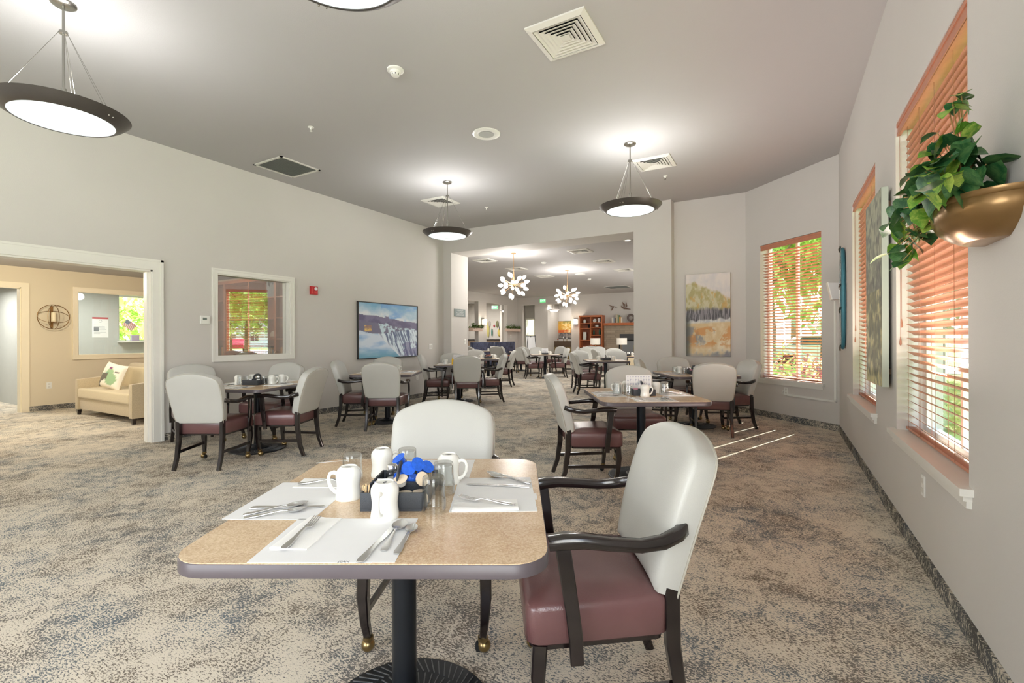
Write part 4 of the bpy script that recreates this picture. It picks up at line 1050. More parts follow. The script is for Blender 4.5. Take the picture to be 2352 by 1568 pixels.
PL_ = [(-4.52, 1.36, 'nearest hanging dish light, at the top left over the left floor'), (-4.52, 5.90, 'hanging dish light left of the opening, nearest the waterfall picture'),
       (-1.64, 5.90, 'hanging dish light right of the opening, beside the square ceiling vent'), (-1.64, 1.36, 'hanging dish light whose rim just enters the top edge of the view')]
for x, y, lab in PL_ + [(-4.52, -2.4, 'unseen fill light added behind the camera, left'), (-1.64, -2.4, 'unseen fill light added behind the camera, right')]:
    if y < 0: continue
    place(pend, (x, y, CH_), 0, lab, 'hanging dish lights')
for x, y, lab in PL_ + [(-4.52, -2.4, ''), (-1.64, -2.4, '')]:  # rear pair: fill bulbs added behind the camera, no pendants around them
    l = lamp('pendant_bulb', 'POINT', (x, y, CH_ - .70), 36, (1.0, .985, .97), .10)
    for k in range(3):
        a = 2 * PI * k / 3 + .2; lamp('pendant_bulb', 'POINT', (x + .13 * math.cos(a), y + .13 * math.sin(a), CH_ - .785 - .035), 1.2, (1.0, .985, .97), .02)
def make_diffuser(s=.5, n=5):
    r = thing('ceiling_vent', 'vent', 'vent'); h = s / 2
    fr = MB()
    for a in range(4):
        M = Matrix.Rotation(a * PI / 2, 4, 'Z')
        fr.add([M @ Vector(p) for p in ((-h, -h, -.012), (h, -h, -.012), (h - .045, -h + .045, -.026), (-h + .045, -h + .045, -.026), (-h, -h, 0), (h, -h, 0), (h - .045, -h + .045, -.006), (-h + .045, -h + .045, -.006))],
               [(0, 1, 2, 3), (4, 7, 6, 5), (0, 4, 5, 1), (3, 2, 6, 7)])
    fr.build('frame', DIFF, r, smooth=0)
    MB().box(-h + .04, h - .04, -h + .04, h - .04, -.003, -.001).build('duct_opening', VOID, r, smooth=0)
    for k in range(n):
        o = h - .052 - k * (h - .075) / n; i = o - (h - .075) / n * .98; lv = MB()
        for a in range(4):
            M = Matrix.Rotation(a * PI / 2, 4, 'Z'); i_ = max(i, .02)
            lv.add([M @ Vector(p) for p in ((-o, -o, -.024), (o, -o, -.024), (i_, -i_, -.010), (-i_, -i_, -.010), (-o, -o, -.022), (o, -o, -.022), (i_, -i_, -.008), (-i_, -i_, -.008))],
                   [(0, 1, 2, 3), (4, 7, 6, 5), (0, 4, 5, 1), (3, 2, 6, 7)])
        lv.build('louver', DIFF, r, smooth=0)
    MB().box(-.034, .034, -.034, .034, -.024, -.019).build('center_plate', DIFF, r, smooth=0)
    return r
vent0 = make_diffuser()
VG = 'square ceiling vents'
for x, y, z, lab in ((-1.50, 3.53, CH_, 'largest square vent, near the top centre of the ceiling'), (-1.52, 6.71, CH_, 'square vent beside the hanging light right of the opening'),
                     (-5.27, 6.68, CH_, 'square vent behind the hanging light above the waterfall picture'),
                     (-6.68, 10.30, FC_, 'far-room vent at the left, nearest the opening'), (-6.68, 12.0, FC_, 'far-room vent between the left chandelier and its rod'),
                     (-6.70, 13.9, FC_, 'far-room vent farthest back on the left, near the right chandelier'), (-4.05, 10.32, FC_, 'far-room vent at the right, nearest the opening'),
                     (-4.05, 12.0, FC_, 'middle far-room vent of the right-hand row'), (-4.05, 13.85, FC_, 'far-room vent farthest back in the right-hand row')):
    place(vent0, (x, y, z), 0, lab, VG)
def grille(x0, x1, y0, y1, z, label):
    r = thing('return_grille', label, 'grille', ((x0 + x1) / 2, (y0 + y1) / 2, z)); w_, d_ = (x1 - x0) / 2, (y1 - y0) / 2
    f = MB()
    for a, b, c_, d in ((-w_, w_, -d_, -d_ + .03), (-w_, w_, d_ - .03, d_), (-w_, -w_ + .03, -d_, d_), (w_ - .03, w_, -d_, d_)): f.box(a, b, c_, d, -.012, 0)
    f.build('frame', DIFF, r, smooth=0)
    MB().box(-w_ + .02, w_ - .02, -d_ + .02, d_ - .02, -.002, -.001).build('filter', mat('grey_filter', (150, 154, 150), .9), r, smooth=0)
    g = MB(); n = int((2 * d_ - .06) / .022)
    for k in range(n):
        y = -d_ + .035 + k * .022; g.add([(-w_ + .03, y, -.011), (w_ - .03, y, -.011), (w_ - .03, y + .010, -.003), (-w_ + .03, y + .010, -.003)], [(0, 1, 2, 3)])
    g.build('blades', mat('grille_grey', (176, 178, 174), .5), r, smooth=0)
grille(-6.40, -5.78, 3.93, 4.55, CH_, 'dark square return-air grille near the left wall, above the library window')
grille(-6.1, -5.2, 18.0, 18.9, FC_, 'far-room return grille near the birds on the wall')
d_ = thing('smoke_detector', 'white smoke detector on the main ceiling, between the vents', 'smoke detector', (-3.037, 3.199, CH_))
MB().lathe([(.075, 0), (.075, -.012), (.066, -.016), (.05, -.018), (.048, -.036), (.038, -.038), (.036, -.056), (.012, -.062), (.001, -.062)], 28, cap=False).build('housing', WHITE, d_)
sl = MB()
for k in range(8): a = k * PI / 4; sl.box(-.004, .004, .0365, .0375, -.054, -.042, Matrix.Rotation(a, 4, 'Z'))
sl.build('sensor_slots', VOID, d_, smooth=0)
def small_detector(x, y, z, lab):
    d = thing('smoke_detector', lab, 'smoke detector', (x, y, z)); MB().lathe([(.07, 0), (.07, -.02), (.04, -.045), (.001, -.045)], 18, cap=False).build('housing', WHITE, d)
small_detector(-5.50, 11.36, FC_, 'far-room smoke detector between the two chandeliers')
small_detector(-5.70, 15.35, FC_, 'far-room smoke detector behind the right chandelier')
for x, y, z, lab in ((-4.706, 3.577, CH_, 'white ceiling sprinkler left of the smoke detector'), (-1.507, 7.347, CH_, 'dark ceiling sprinkler under the square vent on the right'), (-4.767, 7.407, CH_, 'tiny sprinkler on the ceiling above the opening header')):
    s_ = thing('ceiling_sprinkler', lab, 'sprinkler', (x, y, z))
    MB().lathe([(.034, 0), (.034, -.004), (.014, -.01), (.009, -.03), (.001, -.03)], 16, cap=False).build('escutcheon', WHITE, s_)
    MB().lathe([(.004, -.028), (.004, -.045), (.016, -.047), (.016, -.050), (.001, -.050)], 12, cap=False).build('deflector', CHROME if x > -2 else WHITE, s_)
s_ = thing('ceiling_speaker', 'round white ceiling speaker in the middle of the main ceiling', 'speaker', (-3.049, 4.744, CH_))
MB().lathe([(.168, 0), (.168, -.006), (.155, -.012), (.095, -.012), (.09, -.008), (.001, -.008)], 40, cap=False).build('housing', WHITE, s_)
MB().lathe([(.09, -.013), (.001, -.013)], 32, cap=False).build('grille_disc', mat('speaker_grey', (176, 178, 174), .7), s_)
s_ = thing('ceiling_speaker', 'round white speaker in the far-room ceiling behind the right chandelier', 'speaker', (-5.51, 14.05, FC_))
MB().lathe([(.16, 0), (.16, -.01), (.09, -.012), (.001, -.012)], 24, cap=False).build('housing', WHITE, s_)
def downlight(x, y, z, lab):
    s_ = thing('recessed_downlight', lab, 'downlight', (x, y, z))
    MB().lathe([(.085, 0), (.085, -.01), (.06, -.012)], 20, cap=False).build('trim_ring', WHITE, s_)
    MB().lathe([(.06, -.010), (.001, -.014)], 20, cap=False).build('lens', LAMPW, s_)
downlight(-2.75, 9.68, FC_, 'lit recessed light behind the right end of the header')
def make_chandelier():
    r = thing('burst_chandelier', 'chandelier', 'chandelier')      # origin at the ceiling
    MB().lathe([(.06, 0), (.06, -.02), (.01, -.024)], 20).build('canopy', STEMG, r)
    MB().lathe([(.007, -.02), (.007, -.45), (.016, -.46), (.016, -.72)], 10).build('rod', STEMG, r)
    c = Vector((0, 0, -.76)); MB().sphere(c, .035, 12, 8).build('hub', STEMG, r)
    rnd = random.Random(11); n = 24
    for k in range(n):
        z = 1 - 2 * (k + .5) / n; a = k * 2.39996; rr = math.sqrt(1 - z * z)
        d = Vector((rr * math.cos(a), rr * math.sin(a), z * .72)).normalized()
        if d.z > .86: continue
        R0 = rnd.uniform(.25, .28)
        MB().tube([c + d * .03, c + d * R0], .004, 5).build('arm', STEMG, r)
        M = Matrix.Translation(c + d * R0) @ d.to_track_quat('Z', 'Y').to_matrix().to_4x4()
        MB().lathe([(.014, 0), (.036, .012), (.044, .045), (.036, .085), (.018, .118), (.006, .125)], 12, M=M).build('bulb', LAMPW, r, smooth=60)
    return r
chan = make_chandelier()
for x, y, lab in ((-5.52, 9.77, 'burst chandelier of leaf-shaped bulbs, left and nearest in the far room'), (-5.53, 13.03, 'burst chandelier of leaf-shaped bulbs, right and farther back')):
    place(chan, (x, y, FC_), 0, lab, 'burst chandeliers'); lamp('chandelier_glow', 'POINT', (x, y, FC_ - .55), 70, (1, .96, .92), .3)
for x, y in ((-8.5, 11.5), (-8.8, 16.5), (-3.0, 16.0), (-2.8, 12.0)): lamp('added_far_room_fill', 'AREA', (x, y, FC_ - .03), 70 * .5, (1, .96, .92), .5)  # unseen area lamps added to brighten the far room, no downlights at them

# ================================================================== walls: fittings and pictures
def outlet(loc, rz, label, kind='outlet', w_=.072, h_=.115):
    r = thing('wall_outlet' if kind == 'outlet' else 'light_switch', label, kind, loc, rz)   # faces local -y
    MB().box(-w_ / 2, w_ / 2, -.006, 0, -h_ / 2, h_ / 2).build('cover_plate', WHITE, r, bevel=.002)
    m = MB()
    if kind == 'outlet':
        for z in (-.026, .026): m.box(-.016, .016, -.0075, -.006, z - .013, z + .013)
    else:
        for k in range(max(1, round(w_ / .05))): m.box(-w_ / 2 + .014 + k * .045, -w_ / 2 + .046 + k * .045, -.009, -.006, -.03, .03)
    m.build('receptacle', mat('ivory_plastic', (214, 212, 204), .4), r, smooth=0); return r
outlet((LX, 3.73, .485), rad(90), 'white outlet low on the left wall under the library window')
outlet((LX, 8.17, 1.095), rad(90), 'white switch plate right of the waterfall picture', 'switch', .115)
outlet((LX, 7.72, .45), rad(90), 'white outlet low on the wall beyond the waterfall picture')
outlet((-6.52, 9.17, 1.20), rad(90), 'small white switch on the inner face of the sign pillar', 'switch')
outlet((RX, 3.385, .447), rad(-90), 'tall white outlet on the right wall below the wide window sill')
outlet((WX, 3.265, .443), rad(90), 'white outlet on the lounge wall left of the sofa')
# fire alarm pull / strobe
r = thing('fire_alarm', 'red fire alarm strobe on the left wall, right of the library window', 'fire alarm', (LX, 5.15, 2.074), rad(90))
MB().box(-.068, .068, -.038, 0, -.068, .068).build('housing', RED, r, bevel=.004)
MB().sphere((.028, -.04, .03), .03, 14, 8, (1, .5, 1)).build('strobe_lens', mat('strobe_white', (225, 228, 226), .2), r)
MB().box(-.05, -.02, -.041, -.038, -.05, .05).box(-.002, .055, -.041, -.038, -.05, -.012).build('front_ribs', mat('red_light', (206, 64, 62), .4), r, smooth=0)
r = thing('thermostat', 'white thermostat on the left wall beside the library window', 'thermostat', (LX, 3.452, 1.535), rad(90))
MB().box(-.057, .057, -.03, 0, -.055, .055).build('housing', WHITE, r, bevel=.006)
MB().box(-.034, .018, -.0315, -.03, -.004, .028).build('display', mat('lcd', (112, 122, 116), .3), r, smooth=0)
# sign on the pillar face
r = thing('wall_sign', 'small grey sign with white lettering on the pillar face', 'sign', (-6.52, 8.96, 1.865), rad(90))
MB().box(-.215, .215, -.012, 0, -.088, .088).build('plate', GREYSIGN, r, smooth=0)
for k, s in enumerate(('MAXIMUM', 'OCCUPANCY', 'OF PERSONS')):
    text('lettering', s, .052, PAPER, Matrix.Translation((0, -.0135, .052 - k * .052)) @ Matrix.Rotation(PI / 2, 4, 'X'), r, .0004)
# waterfall photograph
def waterfall(u, v):
    n = nz(u, v, 6); hz_ = .20 + .14 * u + .02 * nz(u, 0, 5)
    if u > .42 and u < .48: hz_ -= .03
    if v < hz_:
        c = mixrgb((120, 172, 205), (226, 230, 236), v / hz_ + .35 * n); c = mixrgb(c, (110, 160, 215), max(0, nz(u, v * 2, 3, 2)) * 1.3 * (u > .35)); return c
    lip = .50 + .06 * math.sin(u * 5) + (.10 * (u - .55) if u > .55 else 0)
    if v < hz_ + .13: return mixrgb((118, 112, 142), (96, 90, 122), n * 2 + .5)
    if v < lip:
        if .09 < u < .20 and .40 < v < .52: return mixrgb((236, 200, 110), (150, 120, 110), abs(n) * 3)
        g = nz(u, v, 14, 1); return mixrgb((104, 98, 124), (200, 222, 232), max(0, g) * 3.4 * (u > .3) + .1)
    d = u - (.30 + (v - lip) * .75)                       # curtain of water at the right
    if u > .30 and d > 0:
        st = nz(u * 3.2 - v * .9, v * .35, 9, 3); c = mixrgb((92, 106, 140), (226, 240, 248), .55 + st * 2.2)
        if u > .72 and v > .72 and nz(u, v, 8, 5) > -.05: c = mixrgb(c, (110, 104, 146), .6)
        if d < .06: c = mixrgb((228, 236, 244), c, d / .06)
        return c
    c = mixrgb((214, 226, 240), (150, 186, 222), (v - lip) * 1.5 + nz(u * .6, v * 1.6, 5, 7) * 1.2)
    return mixrgb(c, (96, 160, 182), max(0, (v - .8) * 4))
r = thing('framed_picture', 'large framed picture of a blue waterfall on the left wall', 'picture', (LX, 6.888, 1.427), rad(90))
W_, H_ = 1.632, 1.072
fr = MB()
for a, b, c_, d in ((-W_ / 2, W_ / 2, -H_ / 2, -H_ / 2 + .018), (-W_ / 2, W_ / 2, H_ / 2 - .018, H_ / 2), (-W_ / 2, -W_ / 2 + .018, -H_ / 2, H_ / 2), (W_ / 2 - .018, W_ / 2, -H_ / 2, H_ / 2)): fr.box(a, b, -.045, 0, c_, d)
fr.build('frame', mat('black_frame', (44, 46, 46), .4), r, smooth=0)
art('print', W_ - .034, H_ - .034, 150, 100, waterfall, PRINT, r, Matrix.Translation((0, -.034, 0)))
MB().box(-W_ / 2 + .01, W_ / 2 - .01, -.030, -.004, -H_ / 2 + .01, H_ / 2 - .01).build('backing', VOID, r, smooth=0)
# landscape canvas
def landscape(u, v):
    n = nz(u, v, 7); n2 = nz(u, v, 18, 2); n3 = nz(u * .8, v * 2.2, 6, 8); tl = .11 + .26 * max(0, u - .2) ** 1.1 + .03 * n
    def sm(a, b, x): x = max(0, min(1, (x - a) / (b - a))); return x * x * (3 - 2 * x)
    sky = mixrgb((206, 202, 202), (220, 212, 206), n + .5)
    fol = mixrgb((170, 160, 112), (196, 192, 160), n * 1.6 + .5 + n2); fol = mixrgb(fol, (196, 156, 88), sm(.12, .4, nz(u, v, 9, 5)) * .7)
    c = mixrgb(sky, fol, sm(tl - .02, tl + .02, v))
    dark = mixrgb((72, 72, 76), (150, 146, 152), nz(u * 5, v * .7, 9, 3) * 1.8 + .45)
    c = mixrgb(c, dark, sm(.40, .45, v + .03 * n))
    pale = mixrgb((190, 192, 196), (222, 220, 214), n2 + .5); c = mixrgb(c, pale, sm(.56, .58, v + .03 * n + .02 * u))
    field = mixrgb((214, 190, 146), (234, 222, 194), (v - .6) * 2 + n); c = mixrgb(c, field, sm(.59, .62, v + .02 * u))
    c = mixrgb(c, (128, 130, 134), sm(.62, .66, v) * (1 - sm(.80, .92, v)) * sm(.0, .3, .42 - u + .5 * n) * .8)
    c = mixrgb(c, (206, 140, 78), sm(.12, .34, n3) * sm(.62, .66, v) * (1 - sm(.84, .92, v)) * .7)
    c = mixrgb(c, (66, 70, 66), (1 - sm(.03, .15, u)) * sm(.45, .55, v) * .75)
    return mixrgb(c, (104, 110, 126), sm(.92, 1.0, v + .06 * n) * (.3 + .5 * u))
r = thing('landscape_painting', 'tall canvas painting of autumn trees and a meadow, right of the opening', 'painting', (-1.10, 8.861, 1.661))
MB().box(-.362, .362, -.04, -.004, -.722, .722).build('canvas_edge', mat('canvas_side', (176, 160, 138), .8), r, smooth=0)
art('painted_face', .722, 1.442, 90, 160, landscape, CANVAS, r, Matrix.Translation((0, -.0415, 0)))
def side_canvas(u, v):
    n = nz(u * .5, v * 1.6, 8, 4); c = mixrgb((170, 174, 150), (118, 120, 112), v * 1.8 - .2 + n)
    if v > .5: c = mixrgb((128, 128, 104), (206, 198, 150), (v - .5) * 1.6 + n * 1.4)
    return mixrgb(c, (96, 100, 96), max(0, nz(u, v, 16, 9)) * 1.4)
r = thing('abstract_canvas', 'thick pale green canvas on the right wall, seen almost edge-on', 'painting', (RX, 4.53, 1.622), rad(-90))
MB().box(-.34, .34, -.062, -.022, -.707, .707).build('canvas_edge', mat('pale_green_edge', (172, 184, 170), .8), r, smooth=0)
art('painted_face', .68, 1.412, 60, 120, side_canvas, CANVAS, r, Matrix.Translation((0, -.0635, 0)))
MB().box(-.28, .28, -.022, 0, -.62, -.58).box(-.28, .28, -.022, 0, .58, .62).build('stretcher_bar', BARK, r, smooth=0)
# teal oval wall ornament, wedge light and its conduit
r = thing('oval_wall_ornament', 'long teal oval ornament with silver clasps on the right wall', 'ornament', (RX, 6.95, 1.737), rad(-90))
ring = []; 
for k in range(48):
    a = 2 * PI * k / 48; ring.append((.115 * math.cos(a), -.028, .60 * math.sin(a)))
MB().tube(ring + [ring[0]], .02, 8, False).build('oval_frame', TEAL, r)
MB().loft([[(x * .98, y, z * .98) for x, y, z in [(p[0], -.006, p[2]) for p in ring]], [(p[0] * .98, -.024, p[2] * .98) for p in ring]]).build('back_plate', TEAL, r, smooth=30)
for z in (-.60, -.14, .14, .60):
    MB().tube([(-.03, -.052, z - .03), (.0, -.06, z), (.03, -.052, z + .03)], .012, 8).build('clasp', CHROME, r)
MB().tube([(0, -.045, -.6), (.02, -.05, -.2), (0, -.055, 0), (.02, -.05, .2), (0, -.045, .6)], .006, 6).build('silver_rod', CHROME, r)
r = thing('wall_wedge_light', 'white wedge-shaped wall fixture beside the teal ornament', 'wall light', (RX, 7.38, 1.86), rad(-90))
MB().loft([[(-.075, 0, -.10), (.075, 0, -.10), (.075, 0, .10), (-.075, 0, .10)], [(-.085, -.10, -.105), (.085, -.10, -.105), (.085, -.145, .11), (-.085, -.145, .11)]]).build('housing', mat('grey_enamel', (205, 206, 204), .45), r, smooth=0)
MB().loft([[(-.09, -.10, -.11), (.09, -.10, -.11), (.09, -.146, .115), (-.09, -.146, .115)], [(-.09, -.115, -.108), (.09, -.115, -.108), (.09, -.160, .118), (-.09, -.160, .118)]]).build('front_bezel', WHITE, r, smooth=0)
cm = MB(); 
cm.box(AL - .062, AL - .038, -.02, 0, .385, 1.76, AM(0)); s0 = (Vector((.097, 8.247, 0)) - A0).length
cm.box(s0, AL - .038, -.02, 0, .385, .412, AM(0))
cm.build('cable_conduit', WHITE, smooth=0)
tag([o for o in bpy.data.objects if o.name == 'cable_conduit'][0], 'white cable conduit running down and along the angled wall under its window', 'conduit')
o_ = outlet((0, 0, 0), 0, 'white outlet with a plugged-in coiled cord, under the angled window')
s1 = (Vector((.075, 8.27, 0)) - A0).length; q = A0 + AD * (s1 - .0); o_.location = (q.x, q.y, .45); o_.rotation_euler = (0, 0, math.atan2(AD.y, AD.x))
MB().tube([(0, -.012, .01), (-.05, -.02, -.0), (-.06, -.02, -.04), (-.01, -.015, -.06), (.02, -.012, -.052)], .005, 6).build('cord', WHITE, o_)

# ---- hanging planter with pothos
r = thing('wall_planter', 'glossy bronze half-bowl planter hung on the right wall, filled with pothos', 'planter', (RX, 2.365, 1.615), rad(-90), sc=(.9, .9, .9))
rings = []
for rr, z in ((.12, .0), (.135, .003), (.175, .022), (.222, .055), (.245, .095), (.25, .125), (.244, .148), (.25, .152), (.25, .172), (.240, .172), (.228, .15)):
    rings.append([(rr * 1.02 * math.cos(PI + PI * k / 26), .80 * rr * math.sin(PI + PI * k / 26), z) for k in range(27)])
MB().loft(rings, True).build('bowl', BRONZE, r, smooth=60)
MB().loft([[(.23 * math.cos(PI + PI * k / 20), .78 * .23 * math.sin(PI + PI * k / 20), z) for k in range(21)] for z in (.14, .15)]).build('moss', mat('dry_moss', (120, 110, 84), .9, bump=.8, bscale=90), r, smooth=0)
def leafmesh(mb, M, s, fold=.25, droop=.3):
    pr = [(0, 0), (.10, .34), (.30, .46), (.55, .40), (.78, .22), (1.0, 0)]
    vs = []; 
    for t_, w_ in pr:
        zz = -droop * t_ * t_
        vs += [(-w_, t_ - (.10 if w_ > .3 and t_ < .4 else 0), zz + w_ * fold), (0, t_, zz), (w_, t_ - (.10 if w_ > .3 and t_ < .4 else 0), zz + w_ * fold)]
    fs = []
    for i in range(len(pr) - 1):
        a = i * 3; fs += [(a, a + 1, a + 4, a + 3), (a + 1, a + 2, a + 5, a + 4)]
    mb.add([M @ (Vector(v) * s) for v in vs], fs)
rnd = random.Random(21); big, lite = MB(), MB(); stems = MB()
base = Vector((0, -.09, .15))
# local frame: -x towards the far end of the wall, -y out into the room
def spray(n, cx, cy, cz, rx, ry, rz_, s0, s1, pl):
    for k in range(n):
        while True:
            q = Vector((rnd.uniform(-1, 1), rnd.uniform(-1, 1), rnd.uniform(-1, 1)))
            if q.length < 1: break
        tip = Vector((cx + q.x * rx, min(-.03, cy + q.y * ry), cz + q.z * rz_)); d = tip - base
        M = Matrix.Translation(tip) @ Matrix.Rotation(rnd.uniform(0, 6.28), 4, 'Z') @ Matrix.Rotation(rnd.uniform(-1.25, .1), 4, 'X') @ Matrix.Rotation(rnd.uniform(-.5, .5), 4, 'Y')
        leafmesh(lite if rnd.random() < pl else big, M, rnd.uniform(s0, s1), .2, .25)
        if k % 2 == 0: stems.tube([base + Vector((rnd.uniform(-.12, .12), rnd.uniform(-.05, .05), -.01)), base + d * .5 + Vector((0, 0, .04)), tip], .0022, 4)
spray(60, .02, -.17, .27, .24, .12, .11, .08, .13, .10)
spray(36, -.22, -.22, .20, .18, .11, .13, .06, .105, .35)
spray(18, -.30, -.24, .06, .08, .07, .10, .055, .095, .45)
spray(20, .12, -.15, .38, .12, .09, .09, .065, .11, .3)
spray(18, .20, -.22, .22, .12, .06, .06, .06, .10, .5)
spray(9, .17, -.14, .50, .05, .05, .07, .055, .08, .8)
def leaf_mat(name, c1, c2):
    m, t, b = nodes(name); b.inputs['Roughness'].default_value = .36
    tc = t.nodes.new('ShaderNodeTexCoord'); n = noise(t, tc.outputs['Object'], 26, 5, .7, 1.0); n2 = noise(t, tc.outputs['Object'], 9, 1)
    t.links.new(ramp(t, mth(t, 'ADD', mth(t, 'MULTIPLY', n, .7), mth(t, 'MULTIPLY', n2, .3)), [(.44, c1), (.60, c2)]), b.inputs['Base Color']); MATS[name] = m; return m
big.build('dark_leaves', leaf_mat('variegated_leaf', lin((34, 84, 48)), lin((88, 128, 74))), r, smooth=60)
lite.build('young_leaves', leaf_mat('young_leaf', lin((92, 146, 44)), lin((170, 192, 84))), r, smooth=60)
stems.build('vine_stems', VINE, r)

# ================================================================== lounge
r = thing('sofa', 'tan upholstered two-seat sofa in the lounge beyond the cased opening', 'sofa', (-9.405, 3.27, 0))
MB().box(-.94, .94, .03, .80, .10, .30).build('base', SOFA, r, bevel=.015)
MB().box(-.93, .93, .0, .62, .29, .455).build('seat_cushion', SOFAS, r, bevel=.035, seg=3)
for sx_ in (-1, 1):
    MB().loft([[(sx_ * .93, 0, .09), (sx_ * 1.035, 0, .09), (sx_ * 1.035, 0, .60), (sx_ * .93, 0, .60)], [(sx_ * .93, .42, .09), (sx_ * 1.035, .42, .09), (sx_ * 1.035, .42, .635), (sx_ * .93, .42, .635)], [(sx_ * .93, .84, .09), (sx_ * 1.035, .84, .09), (sx_ * 1.035, .84, .72), (sx_ * .93, .84, .72)]]).build('arm', SOFA, r, bevel=.012)
    for y in (.04, .76): MB().loft([[(sx_ * .99 + a, y + b, 0) for a, b in ((-.02, -.02), (.02, -.02), (.02, .02), (-.02, .02))], [(sx_ * .99 + a, y + b, .10) for a, b in ((-.032, -.03), (.032, -.03), (.032, .03), (-.032, .03))]]).build('leg', ESP, r, smooth=0)
MB().loft([[(x, .62 + z_ * .18, z) for x in (-.93, .93)] + [(x, .84, z) for x in (.93, -.93)] for z, z_ in ((.30, 0), (.60, .3), (.78, .45), (.85, .7))]).build('back', SOFA, r, bevel=.02)
MB().box(-.92, -.005, .58, .70, .45, .83, Matrix.Rotation(-.06, 4, 'X')).build('back_cushion', SOFAS, r, bevel=.035, seg=3)
MB().box(.005, .92, .58, .70, .45, .83, Matrix.Rotation(-.06, 4, 'X')).build('back_cushion', SOFAS, r, bevel=.035, seg=3)
def cushion_art(u, v):
    d = math.hypot(u - .55, (v - 1.05) * .9)
    c = (240, 232, 214)
    if math.hypot((u - .62), (v - .62) * 1.1) < .24 or math.hypot(u - .5, v - .35) < .14: c = (150, 180, 138)
    if .34 < math.hypot(u - .48, v - 1.0) < .60 and u < .42: c = (104, 98, 86)
    if .60 <= math.hypot(u - .48, v - 1.0) < .625 and u < .5: c = (130, 172, 150)
    if .66 <= math.hypot(u - .48, v - 1.0) < .675 and u < .5: c = (96, 84, 88)
    if abs(v - .22) < .035 and .38 < u < .52: c = (126, 72, 112)
    if abs(v - .32) < .014 and .72 < u < .86: c = (70, 66, 64)
    return c
p_ = thing('throw_pillow', 'cream throw pillow with green and grey leaf shapes on the sofa', 'pillow', (-9.60, 3.50, .665), 0)
vs, fs = [], []; N_ = 22
for side in (1, -1):
    for j in range(N_ + 1):
        for i in range(N_ + 1):
            u, v = i / N_ * 2 - 1, j / N_ * 2 - 1; t_ = .075 * ((1 - u ** 4) * (1 - v ** 4)) ** .6; k = 1 - .07 * (1 - abs(u) ** 2) * abs(v) ** 3
            k2 = 1 - .07 * (1 - abs(v) ** 2) * abs(u) ** 3
            vs.append((.27 * u * k2, -side * t_, .215 * v * k))
for s_i in (0, 1):
    o0 = s_i * (N_ + 1) ** 2
    for j in range(N_):
        for i in range(N_):
            a = o0 + j * (N_ + 1) + i; q = (a, a + 1, a + N_ + 2, a + N_ + 1); fs.append(q if s_i == 0 else q[::-1])
me = bpy.data.meshes.new('cover'); me.from_pydata(vs, [], fs); at = me.color_attributes.new('paint', 'FLOAT_COLOR', 'POINT')
for i, v in enumerate(vs): at.data[i].color = lin(cushion_art(v[0] / .54 + .5, .5 - v[2] / .43))
for p in me.polygons: p.use_smooth = True
me.materials.append(CLOTHP); o = bpy.data.objects.new('cover', me); COL.objects.link(o); o.parent = p_
p_.rotation_euler = (rad(-16), rad(8), rad(8))
# orb candle sconce
r = thing('candle_sconce', 'round bronze orb candle sconce on the lounge wall', 'sconce', (WX + .11, 3.30, 1.69), rad(90))
def ringpts(R, M): return [M @ Vector((R * math.cos(2 * PI * k / 40), 0, R * math.sin(2 * PI * k / 40))) for k in range(41)]
SB = mat('sconce_bronze', (140, 106, 62), .4, .8)
MB().tube(ringpts(.22, Matrix.Identity(4)), .006, 6, False).build('outer_ring', SB, r)
MB().tube([(x, y * .45, z) for x, y, z in ringpts(.218, Matrix.Rotation(rad(62), 4, 'Z'))], .004, 5, False).build('inner_ring', SB, r)
MB().tube([(x, y * .45, z) for x, y, z in ringpts(.218, Matrix.Rotation(rad(-60), 4, 'X') @ Matrix.Rotation(rad(35), 4, 'Y'))], .004, 5, False).build('inner_ring', SB, r)
MB().box(-.018, .018, .09, .108, -.20, .20).box(-.01, .01, .0, .1, -.10, -.085).build('back_bar', SB, r, smooth=0)
MB().lathe([(.05, -.095), (.052, -.085), (.02, -.085)], 16).build('candle_dish', SB, r)
MB().lathe([(.034, -.085), (.034, .075), (.028, .082), (.001, .078)], 18).build('candle', mat('ivory_wax', (240, 226, 190), .5), r)
# office poster, flag and box
r = thing('wall_poster', 'white poster with red header on the office wall', 'poster', (OX, 5.06, 1.58), rad(90))
MB().box(-.16, .16, -.004, 0, -.25, .25).build('sheet', PAPER, r, smooth=0)
MB().box(-.16, .16, -.006, -.004, .205, .25).build('header', mat('dull_red', (176, 84, 88), .6), r, smooth=0)
m = MB(); rnd = random.Random(5)
for k in range(7): m.box(-.13, -.13 + rnd.uniform(.12, .25), -.0055, -.004, .05 - k * .035, .056 - k * .035)
m.tube([(.03 * math.cos(a * .6), -.005, .15 + .03 * math.sin(a * .6)) for a in range(11)], .003, 4, False).box(-.13, -.03, -.0055, -.004, -.1, .0).build('print', mat('poster_grey', (140, 146, 150), .7), r, smooth=0)
r = thing('small_flag', 'small striped flag leaning in the office window', 'flag', (OX + .14, 5.50, 1.245), rad(90))
MB().tube([(.02, 0, 0), (-.05, 0, .55)], .005, 6).build('pole', STEMG, r)
def flag_art(u, v): 
    if u < .42 and v < .54: return (62, 80, 110) if (int(u * 24) + int(v * 18)) % 3 else (190, 196, 206)
    return (190, 96, 96) if int(v * 13) % 2 == 0 else (236, 232, 226)
art('flag_cloth', .26, .18, 52, 39, flag_art, CLOTHP, r, Matrix.Translation((.10, -.006, .40)) @ Matrix.Rotation(rad(38), 4, 'Y'))
r = thing('gift_box', 'small lavender box on the office window sill beside the flag', 'box', (OX + .14, 5.72, 1.24), rad(90))
MB().box(-.08, .08, -.05, .05, 0, .15).build('body', mat('lavender_card', (176, 164, 186), .7), r, smooth=0)
